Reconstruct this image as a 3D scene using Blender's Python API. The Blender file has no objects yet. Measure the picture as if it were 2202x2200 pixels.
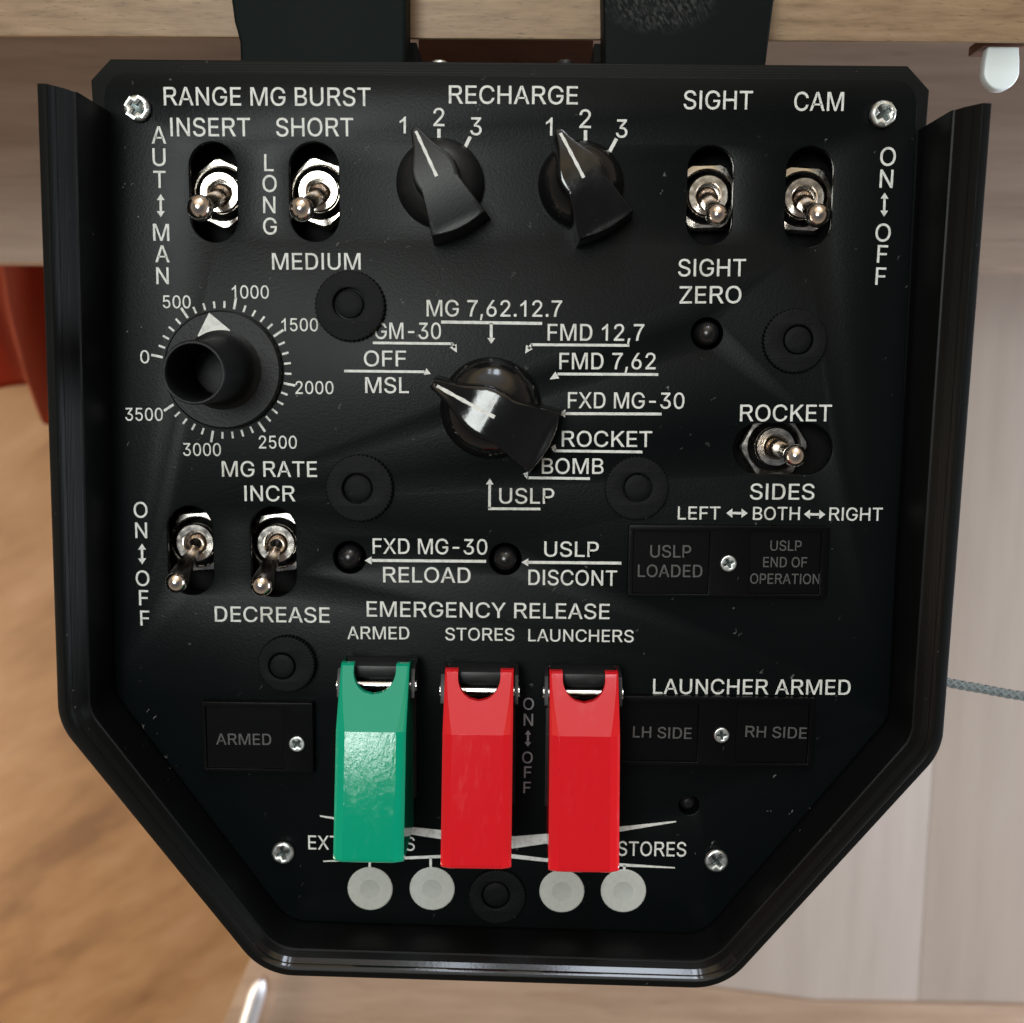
import bpy, bmesh, math, random
from mathutils import Vector, Matrix
random.seed(7)
S = bpy.context.scene
col = S.collection
MM = 0.001

# ------------------------------------------------------------------ camera
F_PX = 2300.0                       # focal length in photo pixels (photo is 2202 x 2200)
CAM_Z = 270.0                       # mm above the face plate
RX, RY, RZ = (math.radians(a) for a in (-7.47194, 0.72861, 0.55361))
CR = Matrix.Rotation(RZ, 3, 'Z') @ Matrix.Rotation(RY, 3, 'Y') @ Matrix.Rotation(RX, 3, 'X')
cam = bpy.data.cameras.new('camera')
camo = bpy.data.objects.new('camera', cam)
col.objects.link(camo)
camo.matrix_world = Matrix.Translation((0, 0, CAM_Z * MM)) @ CR.to_4x4()
cam.sensor_width = 36
cam.lens = 36 * F_PX / 2202
cam.clip_start = 0.005
cam.clip_end = 30
cam.dof.use_dof = True
cam.dof.focus_distance = 0.266
cam.dof.aperture_fstop = cam.lens / 2.3
cam.dof.aperture_blades = 0
S.camera = camo

# ------------------------------------------------------------------ world + lamps
W = bpy.data.worlds.new('World')
S.world = W
W.use_nodes = True
nt = W.node_tree
bg = nt.nodes['Background']
tc = nt.nodes.new('ShaderNodeTexCoord')
sp = nt.nodes.new('ShaderNodeSeparateXYZ')
rp = nt.nodes.new('ShaderNodeValToRGB')
mp = nt.nodes.new('ShaderNodeMapRange')
nt.links.new(tc.outputs['Generated'], sp.inputs[0])
nt.links.new(sp.outputs['Z'], mp.inputs[0])
mp.inputs[1].default_value = -1
mp.inputs[2].default_value = 1
nt.links.new(mp.outputs[0], rp.inputs[0])
e = rp.color_ramp.elements                      # a room: brown below, warm walls, dim ceiling
e[0].position = 0.30
e[0].color = (0.10, 0.065, 0.045, 1)
e[1].position = 0.95
e[1].color = (0.045, 0.048, 0.055, 1)
m_ = e.new(0.60)
m_.color = (0.24, 0.195, 0.15, 1)
dt = nt.nodes.new('ShaderNodeVectorMath')
dt.operation = 'DOT_PRODUCT'
dt.inputs[1].default_value = (0.0, 0.72, 0.69)
nt.links.new(tc.outputs['Generated'], dt.inputs[0])
r2 = nt.nodes.new('ShaderNodeValToRGB')         # the sunlit wall on the window side
e = r2.color_ramp.elements
e[0].position = 0.78
e[0].color = (0, 0, 0, 1)
e[1].position = 0.975
e[1].color = (0.85, 0.84, 0.83, 1)
m_ = e.new(0.90)
m_.color = (0.75, 0.57, 0.32, 1)
m_ = e.new(0.938)
m_.color = (0.60, 0.50, 0.36, 1)
nt.links.new(dt.outputs['Value'], r2.inputs[0])
ad = nt.nodes.new('ShaderNodeMix')
ad.data_type = 'RGBA'
ad.blend_type = 'ADD'
ad.inputs[0].default_value = 1.0
nt.links.new(rp.outputs[0], ad.inputs[6])
nt.links.new(r2.outputs[0], ad.inputs[7])
nt.links.new(ad.outputs[2], bg.inputs[0])
bg.inputs[1].default_value = 1.0

def lamp(name, loc, target, sx, sy, power, color):
    l = bpy.data.lights.new(name, 'AREA')
    l.shape = 'RECTANGLE'
    l.size, l.size_y = sx, sy
    l.energy = power
    l.color = color
    o = bpy.data.objects.new(name, l)
    col.objects.link(o)
    o.location = loc
    o.rotation_euler = (Vector(target) - Vector(loc)).to_track_quat('-Z', 'Y').to_euler()
    return o

lamp('ceiling_light', (-0.255, 0.14, 1.12), (-0.03, 0.0, 0), 0.32, 0.34, 5.2, (0.95, 1.0, 0.975))
lamp('window_light', (0.21, 1.55, 0.80), (0.0, 0.0, 0), 0.20, 0.60, 4.4, (0.78, 0.87, 1.0))
lamp('narrow_window_light', (-0.065, 1.55, 0.80), (0.0, 0.0, 0), 0.045, 0.60, 1.1, (0.78, 0.87, 1.0))
lamp('side_window_light', (1.25, -0.25, -0.02), (0.25, -0.05, -0.45), 0.8, 0.35, 15.0, (0.84, 0.90, 1.0))
lamp('room_light', (-1.15, -0.45, -0.02), (-0.2, -0.1, -0.72), 0.8, 0.35, 7.0, (1.0, 0.82, 0.62))

vs = S.view_settings
vs.view_transform = 'Standard'
vs.look = 'None'
vs.exposure = 0.48
vs.gamma = 1
vs.use_curve_mapping = False

# ------------------------------------------------------------------ helpers
def P(u, v, z=0.0):
    """photo pixel -> millimetres on the level z (origin under the lens, z up from the face plate)"""
    d = CR @ Vector(((u - 1101) / F_PX, -(v - 1100) / F_PX, -1))
    t = (CAM_Z - z) / -d.z
    return Vector((d.x * t, d.y * t))

def px(u, v, z=0.0):
    """millimetres per photo pixel there"""
    return (P(u + 10, v, z) - P(u - 10, v, z)).length / 20

WORLD = {}
def link(name, me, mat, parent=None, label=None, smooth=30):
    """links a mesh whose vertices are in mm world coordinates as one object, origin at its middle"""
    vs_ = [v.co for v in me.vertices]
    lo = Vector((min(c[i] for c in vs_) for i in range(3)))
    hi = Vector((max(c[i] for c in vs_) for i in range(3)))
    c = (lo + hi) / 2
    for v in me.vertices:
        v.co = (v.co - c) * MM
    o = bpy.data.objects.new(name, me)
    col.objects.link(o)
    w = c * MM
    WORLD[o] = w
    if parent is not None:
        o.parent = parent
        o.location = w - WORLD[parent]
    else:
        o.location = w
    me.materials.clear()
    me.materials.append(mat)
    if smooth:
        me.polygons.foreach_set('use_smooth', [True] * len(me.polygons))
        me.set_sharp_from_angle(angle=math.radians(smooth))
    if label:
        o['label'] = label
    return o

def tag(o, label, cat, group=None):
    o['label'] = label
    o['category'] = cat
    if group:
        o['group'] = group

def to_mesh(bm, name='m'):
    bmesh.ops.recalc_face_normals(bm, faces=bm.faces)
    me = bpy.data.meshes.new(name)
    bm.to_mesh(me)
    bm.free()
    return me

def join(meshes):
    bm = bmesh.new()
    for m in meshes:
        bm.from_mesh(m)
        bpy.data.meshes.remove(m)
    me = bpy.data.meshes.new('m')
    bm.to_mesh(me)
    bm.free()
    return me

def plate(loops, z0, z1, bevel=0.0, res=2):
    """a plate with holes: outline loops (mm), extruded from z0 to z1, edges rounded by bevel"""
    cu = bpy.data.curves.new('c', 'CURVE')
    cu.dimensions = '2D'
    cu.fill_mode = 'BOTH'
    for lp in loops:
        s = cu.splines.new('POLY')
        s.points.add(len(lp) - 1)
        for p, q in zip(s.points, lp):
            p.co = (q[0], q[1], 0, 1)
        s.use_cyclic_u = True
    cu.extrude = max((z1 - z0) / 2 - bevel, 1e-4)
    cu.bevel_depth = bevel
    cu.bevel_resolution = res
    cu.offset = -bevel
    o = bpy.data.objects.new('c', cu)
    col.objects.link(o)
    dg = bpy.context.evaluated_depsgraph_get()
    me = bpy.data.meshes.new_from_object(o.evaluated_get(dg))
    bpy.data.objects.remove(o)
    bpy.data.curves.remove(cu)
    bm = bmesh.new()
    bm.from_mesh(me)
    bmesh.ops.remove_doubles(bm, verts=bm.verts, dist=1e-4)
    bm.to_mesh(me)
    bm.free()
    zc = (z0 + z1) / 2
    for v in me.vertices:
        v.co.z += zc
    return me

def circ(c, r, n=48, a0=0):
    return [(c[0] + r * math.cos(a0 + 2 * math.pi * i / n), c[1] + r * math.sin(a0 + 2 * math.pi * i / n)) for i in range(n)]

def rect(x0, y0, x1, y1, r=0.0, n=5):
    if r <= 0:
        return [(x0, y0), (x1, y0), (x1, y1), (x0, y1)]
    out = []
    for cx, cy, a in ((x1 - r, y1 - r, 0), (x0 + r, y1 - r, 90), (x0 + r, y0 + r, 180), (x1 - r, y0 + r, 270)):
        for i in range(n + 1):
            t = math.radians(a + 90 * i / n)
            out.append((cx + r * math.cos(t), cy + r * math.sin(t)))
    return out

def stadium(c, w, h):
    r = min(w, h) / 2
    return rect(c[0] - w / 2, c[1] - h / 2, c[0] + w / 2, c[1] + h / 2, r - 1e-3, 14)

def lathe(profile, M=None, n=48, closed=False):
    """profile [(r, z)] turned about z; M places it (mm)"""
    bm = bmesh.new()
    rings = []
    for r, z in profile:
        if r < 1e-6:
            rings.append([bm.verts.new((0, 0, z))])
        else:
            rings.append([bm.verts.new((r * math.cos(2 * math.pi * i / n), r * math.sin(2 * math.pi * i / n), z)) for i in range(n)])
    prs = list(zip(rings[:-1], rings[1:]))
    if closed:
        prs.append((rings[-1], rings[0]))
    for a, b in prs:
        for i in range(n):
            j = (i + 1) % n
            if len(a) == 1 and len(b) == 1:
                continue
            if len(a) == 1:
                bm.faces.new((a[0], b[i], b[j]))
            elif len(b) == 1:
                bm.faces.new((a[i], a[j], b[0]))
            else:
                bm.faces.new((a[i], a[j], b[j], b[i]))
    if M is not None:
        bmesh.ops.transform(bm, matrix=M, verts=bm.verts)
    return to_mesh(bm)

def at(c, z=0.0):
    return Matrix.Translation((c[0], c[1], z))

def box(x0, y0, z0, x1, y1, z1, bev=0.0):
    bm = bmesh.new()
    bmesh.ops.create_cube(bm, size=1)
    for v in bm.verts:
        v.co = ((x0 + x1) / 2 + v.co.x * (x1 - x0), (y0 + y1) / 2 + v.co.y * (y1 - y0), (z0 + z1) / 2 + v.co.z * (z1 - z0))
    if bev:
        bmesh.ops.bevel(bm, geom=bm.edges[:], offset=bev, segments=2, profile=0.6, affect='EDGES')
    return to_mesh(bm)

def loft(loops, cap0=True, cap1=True):
    bm = bmesh.new()
    rs = [[bm.verts.new(p) for p in lp] for lp in loops]
    n = len(rs[0])
    for a, b in zip(rs[:-1], rs[1:]):
        for i in range(n):
            j = (i + 1) % n
            bm.faces.new((a[i], a[j], b[j], b[i]))
    if cap0:
        bm.faces.new(rs[0])
    if cap1:
        bm.faces.new(rs[-1])
    return to_mesh(bm)

def tube(pts, r, n=12):
    bm = bmesh.new()
    pts = [Vector(p) for p in pts]
    rings = []
    up = Vector((0.13, 0.31, 0.94)).normalized()
    for i, p in enumerate(pts):
        d = (pts[min(i + 1, len(pts) - 1)] - pts[max(i - 1, 0)]).normalized()
        a = d.cross(up).normalized()
        b = a.cross(d)
        rr = r[i] if isinstance(r, (list, tuple)) else r
        rings.append([bm.verts.new(p + (a * math.cos(2 * math.pi * k / n) + b * math.sin(2 * math.pi * k / n)) * rr) for k in range(n)])
    for a, b in zip(rings[:-1], rings[1:]):
        for k in range(n):
            bm.faces.new((a[k], a[(k + 1) % n], b[(k + 1) % n], b[k]))
    bm.faces.new(rings[0])
    bm.faces.new(rings[-1])
    return to_mesh(bm)

def polys(list_of_polys, z):
    """flat printed marks"""
    bm = bmesh.new()
    for pl in list_of_polys:
        f = bm.faces.new([bm.verts.new((p[0], p[1], z)) for p in pl])
        if f.normal.z < 0 or sum(pl[i][0] * pl[(i + 1) % len(pl)][1] - pl[(i + 1) % len(pl)][0] * pl[i][1] for i in range(len(pl))) < 0:
            f.normal_flip()
    me = bpy.data.meshes.new('m')
    bm.to_mesh(me)
    bm.free()
    return me

def bevelmod(o, w=0.35, seg=2, ang=30):
    m = o.modifiers.new('bevel', 'BEVEL')
    m.width = w * MM
    m.segments = seg
    m.limit_method = 'ANGLE'
    m.angle_limit = math.radians(ang)
    return o

# ------------------------------------------------------------------ materials
def mat(name, color, rough=0.5, metal=0.0, spec=0.5):
    m = bpy.data.materials.new(name)
    m.use_nodes = True
    b = m.node_tree.nodes['Principled BSDF']
    b.inputs['Base Color'].default_value = (*color, 1)
    b.inputs['Roughness'].default_value = rough
    b.inputs['Metallic'].default_value = metal
    b.inputs['Specular IOR Level'].default_value = spec
    return m

def nodes(m):
    return m.node_tree.nodes, m.node_tree.links, m.node_tree.nodes['Principled BSDF']

def coords(m, scale=(1, 1, 1), kind='Object', rot=(0, 0, 0)):
    N, L, B = nodes(m)
    t = N.new('ShaderNodeTexCoord')
    src = t.outputs[kind]
    if any(rot):
        r = N.new('ShaderNodeMapping')
        r.inputs['Rotation'].default_value = rot
        L.new(src, r.inputs[0])
        src = r.outputs[0]
    k = N.new('ShaderNodeMapping')
    k.inputs['Scale'].default_value = scale
    L.new(src, k.inputs[0])
    return k.outputs[0]

def noise(m, vec, scale, detail=3, rough=0.5):
    N, L, B = nodes(m)
    n = N.new('ShaderNodeTexNoise')
    n.inputs['Scale'].default_value = scale
    n.inputs['Detail'].default_value = detail
    n.inputs['Roughness'].default_value = rough
    L.new(vec, n.inputs['Vector'])
    return n.outputs['Fac']

def ramp(m, fac, stops):
    N, L, B = nodes(m)
    r = N.new('ShaderNodeValToRGB')
    el = r.color_ramp.elements
    while len(el) < len(stops):
        el.new(0.5)
    for q, (p, c) in zip(el, stops):
        q.position = p
        q.color = (*c, 1) if len(c) == 3 else c
    L.new(fac, r.inputs[0])
    return r.outputs[0]

def bump(m, h, strength, dist, prev=None):
    N, L, B = nodes(m)
    b = N.new('ShaderNodeBump')
    b.inputs['Strength'].default_value = strength
    b.inputs['Distance'].default_value = dist
    L.new(h, b.inputs['Height'])
    if prev is not None:
        L.new(prev, b.inputs['Normal'])
    L.new(b.outputs[0], B.inputs['Normal'])
    return b.outputs[0]

def mixc(m, fac, a, b):
    N, L, B = nodes(m)
    x = N.new('ShaderNodeMix')
    x.data_type = 'RGBA'
    if isinstance(fac, float):
        x.inputs[0].default_value = fac
    else:
        L.new(fac, x.inputs[0])
    for i, c in ((6, a), (7, b)):
        if isinstance(c, tuple):
            x.inputs[i].default_value = (*c, 1)
        else:
            L.new(c, x.inputs[i])
    return x.outputs[2]

def dusty(m, base, dust, scale, thr, amt=1.0):
    """pale lint: voronoi specks that are only let through in patches"""
    N, L, B = nodes(m)
    v = coords(m, (1, 1, 1))
    wn = N.new('ShaderNodeTexNoise')
    wn.inputs['Scale'].default_value = 650
    L.new(v, wn.inputs['Vector'])
    ws = N.new('ShaderNodeVectorMath'); ws.operation = 'SUBTRACT'
    L.new(wn.outputs['Color'], ws.inputs[0]); ws.inputs[1].default_value = (0.5, 0.5, 0.5)
    wk = N.new('ShaderNodeVectorMath'); wk.operation = 'MULTIPLY_ADD'
    L.new(ws.outputs[0], wk.inputs[0]); wk.inputs[1].default_value = (0.0028, 0.0028, 0.0)
    L.new(coords(m, (1, 0.62, 1), rot=(0, 0, 0.7)), wk.inputs[2])
    vo = N.new('ShaderNodeTexVoronoi')
    vo.inputs['Scale'].default_value = scale
    vo.inputs['Randomness'].default_value = 1.0
    L.new(wk.outputs[0], vo.inputs['Vector'])
    sz = N.new('ShaderNodeMath'); sz.operation = 'MULTIPLY'
    L.new(vo.outputs['Color'], sz.inputs[0]); sz.inputs[1].default_value = thr
    lt = N.new('ShaderNodeMath'); lt.operation = 'LESS_THAN'
    L.new(vo.outputs['Distance'], lt.inputs[0]); L.new(sz.outputs[0], lt.inputs[1])
    patch = ramp(m, noise(m, v, 45, 3), [(0.47, (0, 0, 0)), (0.66, (1, 1, 1))])
    pm = N.new('ShaderNodeMath'); pm.operation = 'MULTIPLY'
    L.new(lt.outputs[0], pm.inputs[0]); L.new(patch, pm.inputs[1])
    sc = N.new('ShaderNodeMath'); sc.operation = 'MULTIPLY'
    L.new(pm.outputs[0], sc.inputs[0]); sc.inputs[1].default_value = amt
    L.new(mixc(m, sc.outputs[0], base, dust), B.inputs['Base Color'])
    return v

# face plate: fine orange-peel paint with lint
M_face = mat('black paint', (0.009, 0.011, 0.012), 0.5, spec=0.11)
v_ = dusty(M_face, (0.0022, 0.0034, 0.0037), (0.24, 0.25, 0.24), 420, 0.14, 0.6)
bump(M_face, noise(M_face, v_, 1700, 2), 0.36, 0.00009)
N_, L_, B_ = nodes(M_face)
L_.new(ramp(M_face, noise(M_face, v_, 16, 4), [(0.3, (0.31,) * 3), (0.7, (0.42,) * 3)]), B_.inputs['Roughness'])

# printed bezel: layer lines
M_print = mat('black printed plastic', (0.010, 0.011, 0.012), 0.42, spec=0.12)
v_ = dusty(M_print, (0.005, 0.006, 0.006), (0.2, 0.2, 0.2), 480, 0.12, 0.5)
N_, L_, B_ = nodes(M_print)
wv = N_.new('ShaderNodeTexWave'); wv.wave_type = 'BANDS'; wv.bands_direction = 'Y'
wv.inputs['Scale'].default_value = 500
wv.inputs['Distortion'].default_value = 0.4
L_.new(v_, wv.inputs['Vector'])
bp = bump(M_print, wv.outputs['Fac'], 0.22, 0.00008)
bump(M_print, noise(M_print, v_, 700, 3), 0.25, 0.0001, bp)

M_rim = mat('black satin plastic', (0.010, 0.011, 0.0115), 0.42, spec=0.14)
v_ = dusty(M_rim, (0.003, 0.0035, 0.0035), (0.2, 0.2, 0.2), 480, 0.11, 0.5)
N_, L_, B_ = nodes(M_rim)
wv = N_.new('ShaderNodeTexWave'); wv.wave_type = 'BANDS'; wv.bands_direction = 'Z'
wv.inputs['Scale'].default_value = 520
L_.new(v_, wv.inputs['Vector'])
bp = bump(M_rim, wv.outputs['Fac'], 0.15, 0.00006)
bump(M_rim, noise(M_rim, v_, 900, 3), 0.18, 0.00008, bp)

M_edge = mat('polished black edge', (0.004, 0.0045, 0.005), 0.10, spec=0.42)
v_ = coords(M_edge)
bump(M_edge, noise(M_edge, v_, 1200, 2), 0.12, 0.00004)

M_arm = mat('black bracket plastic', (0.0025, 0.0055, 0.0055), 0.6, spec=0.09)
v_ = coords(M_arm)
bump(M_arm, noise(M_arm, v_, 900, 3), 0.3, 0.0001)
M_scuff = mat('scuffed bracket plastic', (0.0025, 0.0045, 0.0045), 0.6, spec=0.09)
N_, L_, B_ = nodes(M_scuff)
v_ = coords(M_scuff)
scr = noise(M_scuff, coords(M_scuff, (1, 0.3, 1), rot=(0, 0, -0.5)), 1500, 4, 0.7)
gd = N_.new('ShaderNodeTexGradient'); gd.gradient_type = 'SPHERICAL'
mpn = N_.new('ShaderNodeMapping')
mpn.inputs['Location'].default_value = (0.45, 0.15, 0)
mpn.inputs['Rotation'].default_value = (0, 0, 0.75)
mpn.inputs['Scale'].default_value = (60, 115, 60)
L_.new(v_, mpn.inputs[0]); L_.new(mpn.outputs[0], gd.inputs[0])
mu = N_.new('ShaderNodeMath'); mu.operation = 'MULTIPLY'
L_.new(ramp(M_scuff, scr, [(0.46, (0, 0, 0)), (0.66, (1, 1, 1))]), mu.inputs[0])
L_.new(ramp(M_scuff, gd.outputs['Fac'], [(0.02, (0, 0, 0)), (0.4, (1, 1, 1))]), mu.inputs[1])
L_.new(mixc(M_scuff, mu.outputs[0], (0.0025, 0.0045, 0.0045), (0.05, 0.05, 0.05)), B_.inputs['Base Color'])
bump(M_scuff, noise(M_scuff, v_, 900, 3), 0.3, 0.0001)

M_cav = mat('black cavity', (0.004, 0.004, 0.004), 0.8, spec=0.2)
M_knob = mat('glossy black knob', (0.006, 0.006, 0.006), 0.2)
v_ = dusty(M_knob, (0.006, 0.006, 0.0065), (0.2, 0.2, 0.2), 700, 0.10, 0.5)
bp = bump(M_knob, noise(M_knob, v_, 260, 2), 0.3, 0.0002)
bump(M_knob, noise(M_knob, v_, 2500, 2), 0.12, 0.00005, bp)
N_, L_, B_ = nodes(M_knob)
L_.new(ramp(M_knob, noise(M_knob, v_, 120, 4), [(0.35, (0.09,) * 3), (0.7, (0.22,) * 3)]), B_.inputs['Roughness'])

M_satin = mat('satin black knob', (0.008, 0.009, 0.0095), 0.42, spec=0.35)
v_ = dusty(M_satin, (0.008, 0.009, 0.0095), (0.2, 0.2, 0.2), 700, 0.11, 0.5)
bump(M_satin, noise(M_satin, v_, 1500, 2), 0.3, 0.00008)

M_rub = mat('matt black rubber', (0.011, 0.012, 0.0125), 0.6, spec=0.13)
v_ = dusty(M_rub, (0.0032, 0.0040, 0.0043), (0.16, 0.17, 0.17), 800, 0.12, 0.45)
bp = bump(M_rub, noise(M_rub, v_, 420, 4), 0.5, 0.00025)
bump(M_rub, noise(M_rub, v_, 2200, 3), 0.4, 0.0001, bp)

M_tube = mat('printed black knob', (0.006, 0.007, 0.0075), 0.48, spec=0.26)
v_ = dusty(M_tube, (0.0045, 0.0055, 0.0058), (0.16, 0.17, 0.17), 800, 0.12, 0.5)
bump(M_tube, noise(M_tube, v_, 1300, 4), 0.6, 0.00018)

M_btn = mat('black button', (0.008, 0.008, 0.009), 0.25)
v_ = coords(M_btn)
bump(M_btn, noise(M_btn, v_, 900, 3), 0.2, 0.0001)
M_lens = mat('dark lens', (0.006, 0.006, 0.006), 0.36, spec=0.10)
v_ = dusty(M_lens, (0.0022, 0.0022, 0.0025), (0.15, 0.15, 0.15), 500, 0.1, 0.4)
bump(M_lens, noise(M_lens, v_, 900, 2), 0.2, 0.00008)

def metal(name, c0, c1, r0, r1, sc=500, bmp=0.12):
    m = mat(name, c0, 0.2, 1.0)
    v = coords(m)
    N, L, B = nodes(m)
    n = noise(m, v, sc, 4)
    L.new(mixc(m, n, c0, c1), B.inputs['Base Color'])
    L.new(ramp(m, n, [(0.3, (r0,) * 3), (0.75, (r1,) * 3)]), B.inputs['Roughness'])
    bump(m, noise(m, v, sc * 2, 3), bmp, 0.00005)
    return m
M_nickel = metal('nickel', (0.78, 0.74, 0.68), (0.62, 0.57, 0.52), 0.14, 0.32)
M_lever = metal('dark nickel lever', (0.84, 0.76, 0.69), (0.74, 0.66, 0.60), 0.12, 0.22, 300, 0.03)
M_zinc = metal('zinc screw', (0.80, 0.83, 0.82), (0.52, 0.55, 0.54), 0.28, 0.5, 900)
M_recess = metal('shaded zinc recess', (0.12, 0.14, 0.14), (0.07, 0.085, 0.085), 0.3, 0.5, 900)  # shade inside the cross put into a darker screw metal
M_pin = metal('steel pin', (0.85, 0.83, 0.80), (0.7, 0.68, 0.66), 0.1, 0.25)
M_chrome = metal('chrome', (0.93, 0.95, 1.0), (0.85, 0.87, 0.93), 0.45, 0.6)

def plastic(name, c, worn, rough=0.10, smear=0.0):
    m = mat(name, c, rough)
    v = coords(m)
    N, L, B = nodes(m)
    sm = ramp(m, noise(m, coords(m, (1, 0.25, 1)), 420, 5, 0.65), [(0.5, (rough,) * 3), (0.75, (rough + 0.1,) * 3)])
    L.new(sm, B.inputs['Roughness'])
    L.new(mixc(m, ramp(m, noise(m, v, 260, 3), [(0.66, (0, 0, 0)), (0.72, (1, 1, 1))]), c, worn), B.inputs['Base Color'])
    bp = bump(m, noise(m, coords(m, (1, 0.3, 1)), 300, 3), 0.10 + smear, 0.0002)
    bp = bump(m, noise(m, v, 1600, 2), 0.05 + smear, 0.00006, bp)
    if smear:                                           # brushed film left on the cover
        bump(m, noise(m, coords(m, (1, 0.35, 1)), 800, 4, 0.7), 0.22, 0.00016, bp)
    return m
M_red = plastic('red plastic', (0.60, 0.009, 0.015), (0.57, 0.013, 0.019))
M_green = plastic('green plastic', (0.001, 0.29, 0.165), (0.001, 0.27, 0.15), 0.07, 0.05)

def ink(name, c, lo):
    m = mat(name, c, 0.6)
    v = coords(m)
    N, L, B = nodes(m)
    L.new(mixc(m, ramp(m, noise(m, v, 520, 5, 0.7), [(0.32, (0, 0, 0)), (0.54, (1, 1, 1))]), lo, c), B.inputs['Base Color'])
    return m
M_ink = ink('white lettering', (0.69, 0.70, 0.67), (0.44, 0.45, 0.43))
M_dim = ink('grey lettering', (0.072, 0.072, 0.072), (0.050, 0.050, 0.050))
M_ink_shaded = ink('shaded white lettering', (0.21, 0.20, 0.205), (0.15, 0.145, 0.15))  # shade between the guards put into the white letters' colour
M_disc = ink('white paint', (0.49, 0.51, 0.48), (0.44, 0.46, 0.43))
M_discc = ink('shaded disc white', (0.43, 0.45, 0.425), (0.39, 0.41, 0.39))  # shade of the centre dimple put into the disc's white

def wood(name, c_dark, c_mid, c_light, grain=(1, 14, 14), scale=30, rot=(0, 0, 0), rough=0.5, dash=0.5, soft=3):
    m = mat(name, c_mid, rough)
    N, L, B = nodes(m)
    v = coords(m, grain, rot=rot)
    n1 = noise(m, v, scale, 5, 0.62)
    c = ramp(m, n1, [(0.32, c_dark), (0.5, c_mid), (0.68, c_light)])
    n2 = noise(m, coords(m, (grain[0] * 2.2, grain[1] * 2.2, grain[2] * 2.2), rot=rot), scale * 2, 3, 0.6)
    d = ramp(m, n2, [(0.60, (0, 0, 0)), (0.72, (dash, dash, dash))])
    c = mixc(m, d, c, tuple(q * 0.62 for q in c_dark))
    L.new(c, B.inputs['Base Color'])
    bump(m, n1, 0.12, 0.0004)
    return m
M_oak = wood('oak edge', (0.19, 0.116, 0.060), (0.27, 0.174, 0.095), (0.32, 0.214, 0.122), (1.2, 9, 9), 50, dash=0.85)
M_shelf = wood('shelf oak', (0.235, 0.168, 0.13), (0.295, 0.218, 0.168), (0.345, 0.262, 0.205), (0.7, 9, 9), 9)
M_under = wood('rail brown', (0.13, 0.062, 0.040), (0.16, 0.075, 0.048), (0.19, 0.09, 0.058), (3, 14, 14), 18)
M_pale = wood('pale wood', (0.365, 0.312, 0.275), (0.39, 0.335, 0.298), (0.41, 0.355, 0.318), (8, 0.7, 8), 8, dash=0.1)
M_base = wood('tan base board', (0.28, 0.185, 0.125), (0.35, 0.245, 0.175), (0.42, 0.30, 0.22), (0.8, 7, 7), 8)
M_floor = wood('laminate floor', (0.21, 0.105, 0.045), (0.335, 0.185, 0.083), (0.41, 0.25, 0.135), (1.0, 3.4, 3.4), 6, rot=(0, 0, -0.55), dash=0.2)
M_cloth = mat('red cloth', (0.52, 0.115, 0.055), 0.75)
v_ = coords(M_cloth)
bump(M_cloth, noise(M_cloth, v_, 250, 3), 0.3, 0.001)
M_tab = mat('tab sky reflection', (0.82, 0.90, 0.92), 0.35)  # bright sky reflection on the metal painted as base colour
v_ = coords(M_tab)
bump(M_tab, noise(M_tab, v_, 200, 2), 0.1, 0.0002)
M_cable = mat('grey braid', (0.24, 0.29, 0.31), 0.6)
N_, L_, B_ = nodes(M_cable)
L_.new(mixc(M_cable, noise(M_cable, coords(M_cable), 900, 2), (0.10, 0.12, 0.13), (0.24, 0.28, 0.29)), B_.inputs['Base Color'])

# ================================================================== THE SETTING: floor, desk, things under it
fl = link('floor', box(-1800, -1500, -780, 1800, 1500, -750), M_floor)
fl['kind'] = 'structure'

desk = bpy.data.objects.new('desk', None)
col.objects.link(desk)
desk.location = (0, 0.3, -0.75)
WORLD[desk] = Vector(desk.location)
tag(desk, 'light oak desk whose front edge the black panel hangs from', 'desk')
ye = P(1100, 84, -17).y
me_ = box(-900, ye, -39, 900, ye + 700, -17, 0.8)
for v in me_.vertices:                                  # front edge undercut
    if v.co.y < ye + 5:
        v.co.y += max(0.0, -18 - v.co.z) * 0.42
link('desk_top', me_, M_oak, desk)
yr = ye + 2
link('apron_rail', box(P(900, 84, -60).x, ye - 13, -95, P(1276, 84, -60).x, ye + 20, -60), M_under, desk)
ys0 = P(1100, 573, -230).y
link('lower_shelf', box(-760, ys0, -248, 760, ye + 420, -230, 1.0), M_shelf, desk)
# pale cabinet under the desk: two doors with a seam, on a tan base board
zc = -430
a, b = P(1000, 560, zc), P(1500, 2158, zc)
xs = P(1990, 1900, zc).x
xl = P(700, 1900, zc).x
cab = bpy.data.objects.new('cabinet', None)
col.objects.link(cab)
cab.location = ((xl + 300) * MM, 0, -0.75)
WORLD[cab] = Vector(cab.location)
tag(cab, 'pale wood cabinet with vertical grain standing under the desk', 'cabinet')
link('door', box(xl, b.y, zc - 18, xs - 0.15, a.y, zc, 0.25), M_pale, cab)
link('door', box(xs + 0.15, b.y, zc - 18, xs + 420, a.y, zc, 0.25), M_pale, cab)
link('carcass', box(xl, b.y, -750, xs + 420, a.y, zc - 19), M_pale, cab)
q = [P(548, 2040, zc + 4), P(475, 2215, zc + 4)]
dx = (q[1] - q[0])
q1 = q[0] + dx * 2.2
top_ = q[0] - dx * 1.0
e1, e2 = P(1330, 2100, zc + 4), P(1760, 2156, zc + 4)
bs = plate([[(top_.x, top_.y), (q1.x, q1.y), (xs + 420, q1.y), (xs + 420, e2.y - 0.5), (e2.x, e2.y), (e1.x, e1.y), (top_.x + 60, e1.y + 8), (top_.x + 60, top_.y)]], zc - 20, zc + 4, 1.0)
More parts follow.
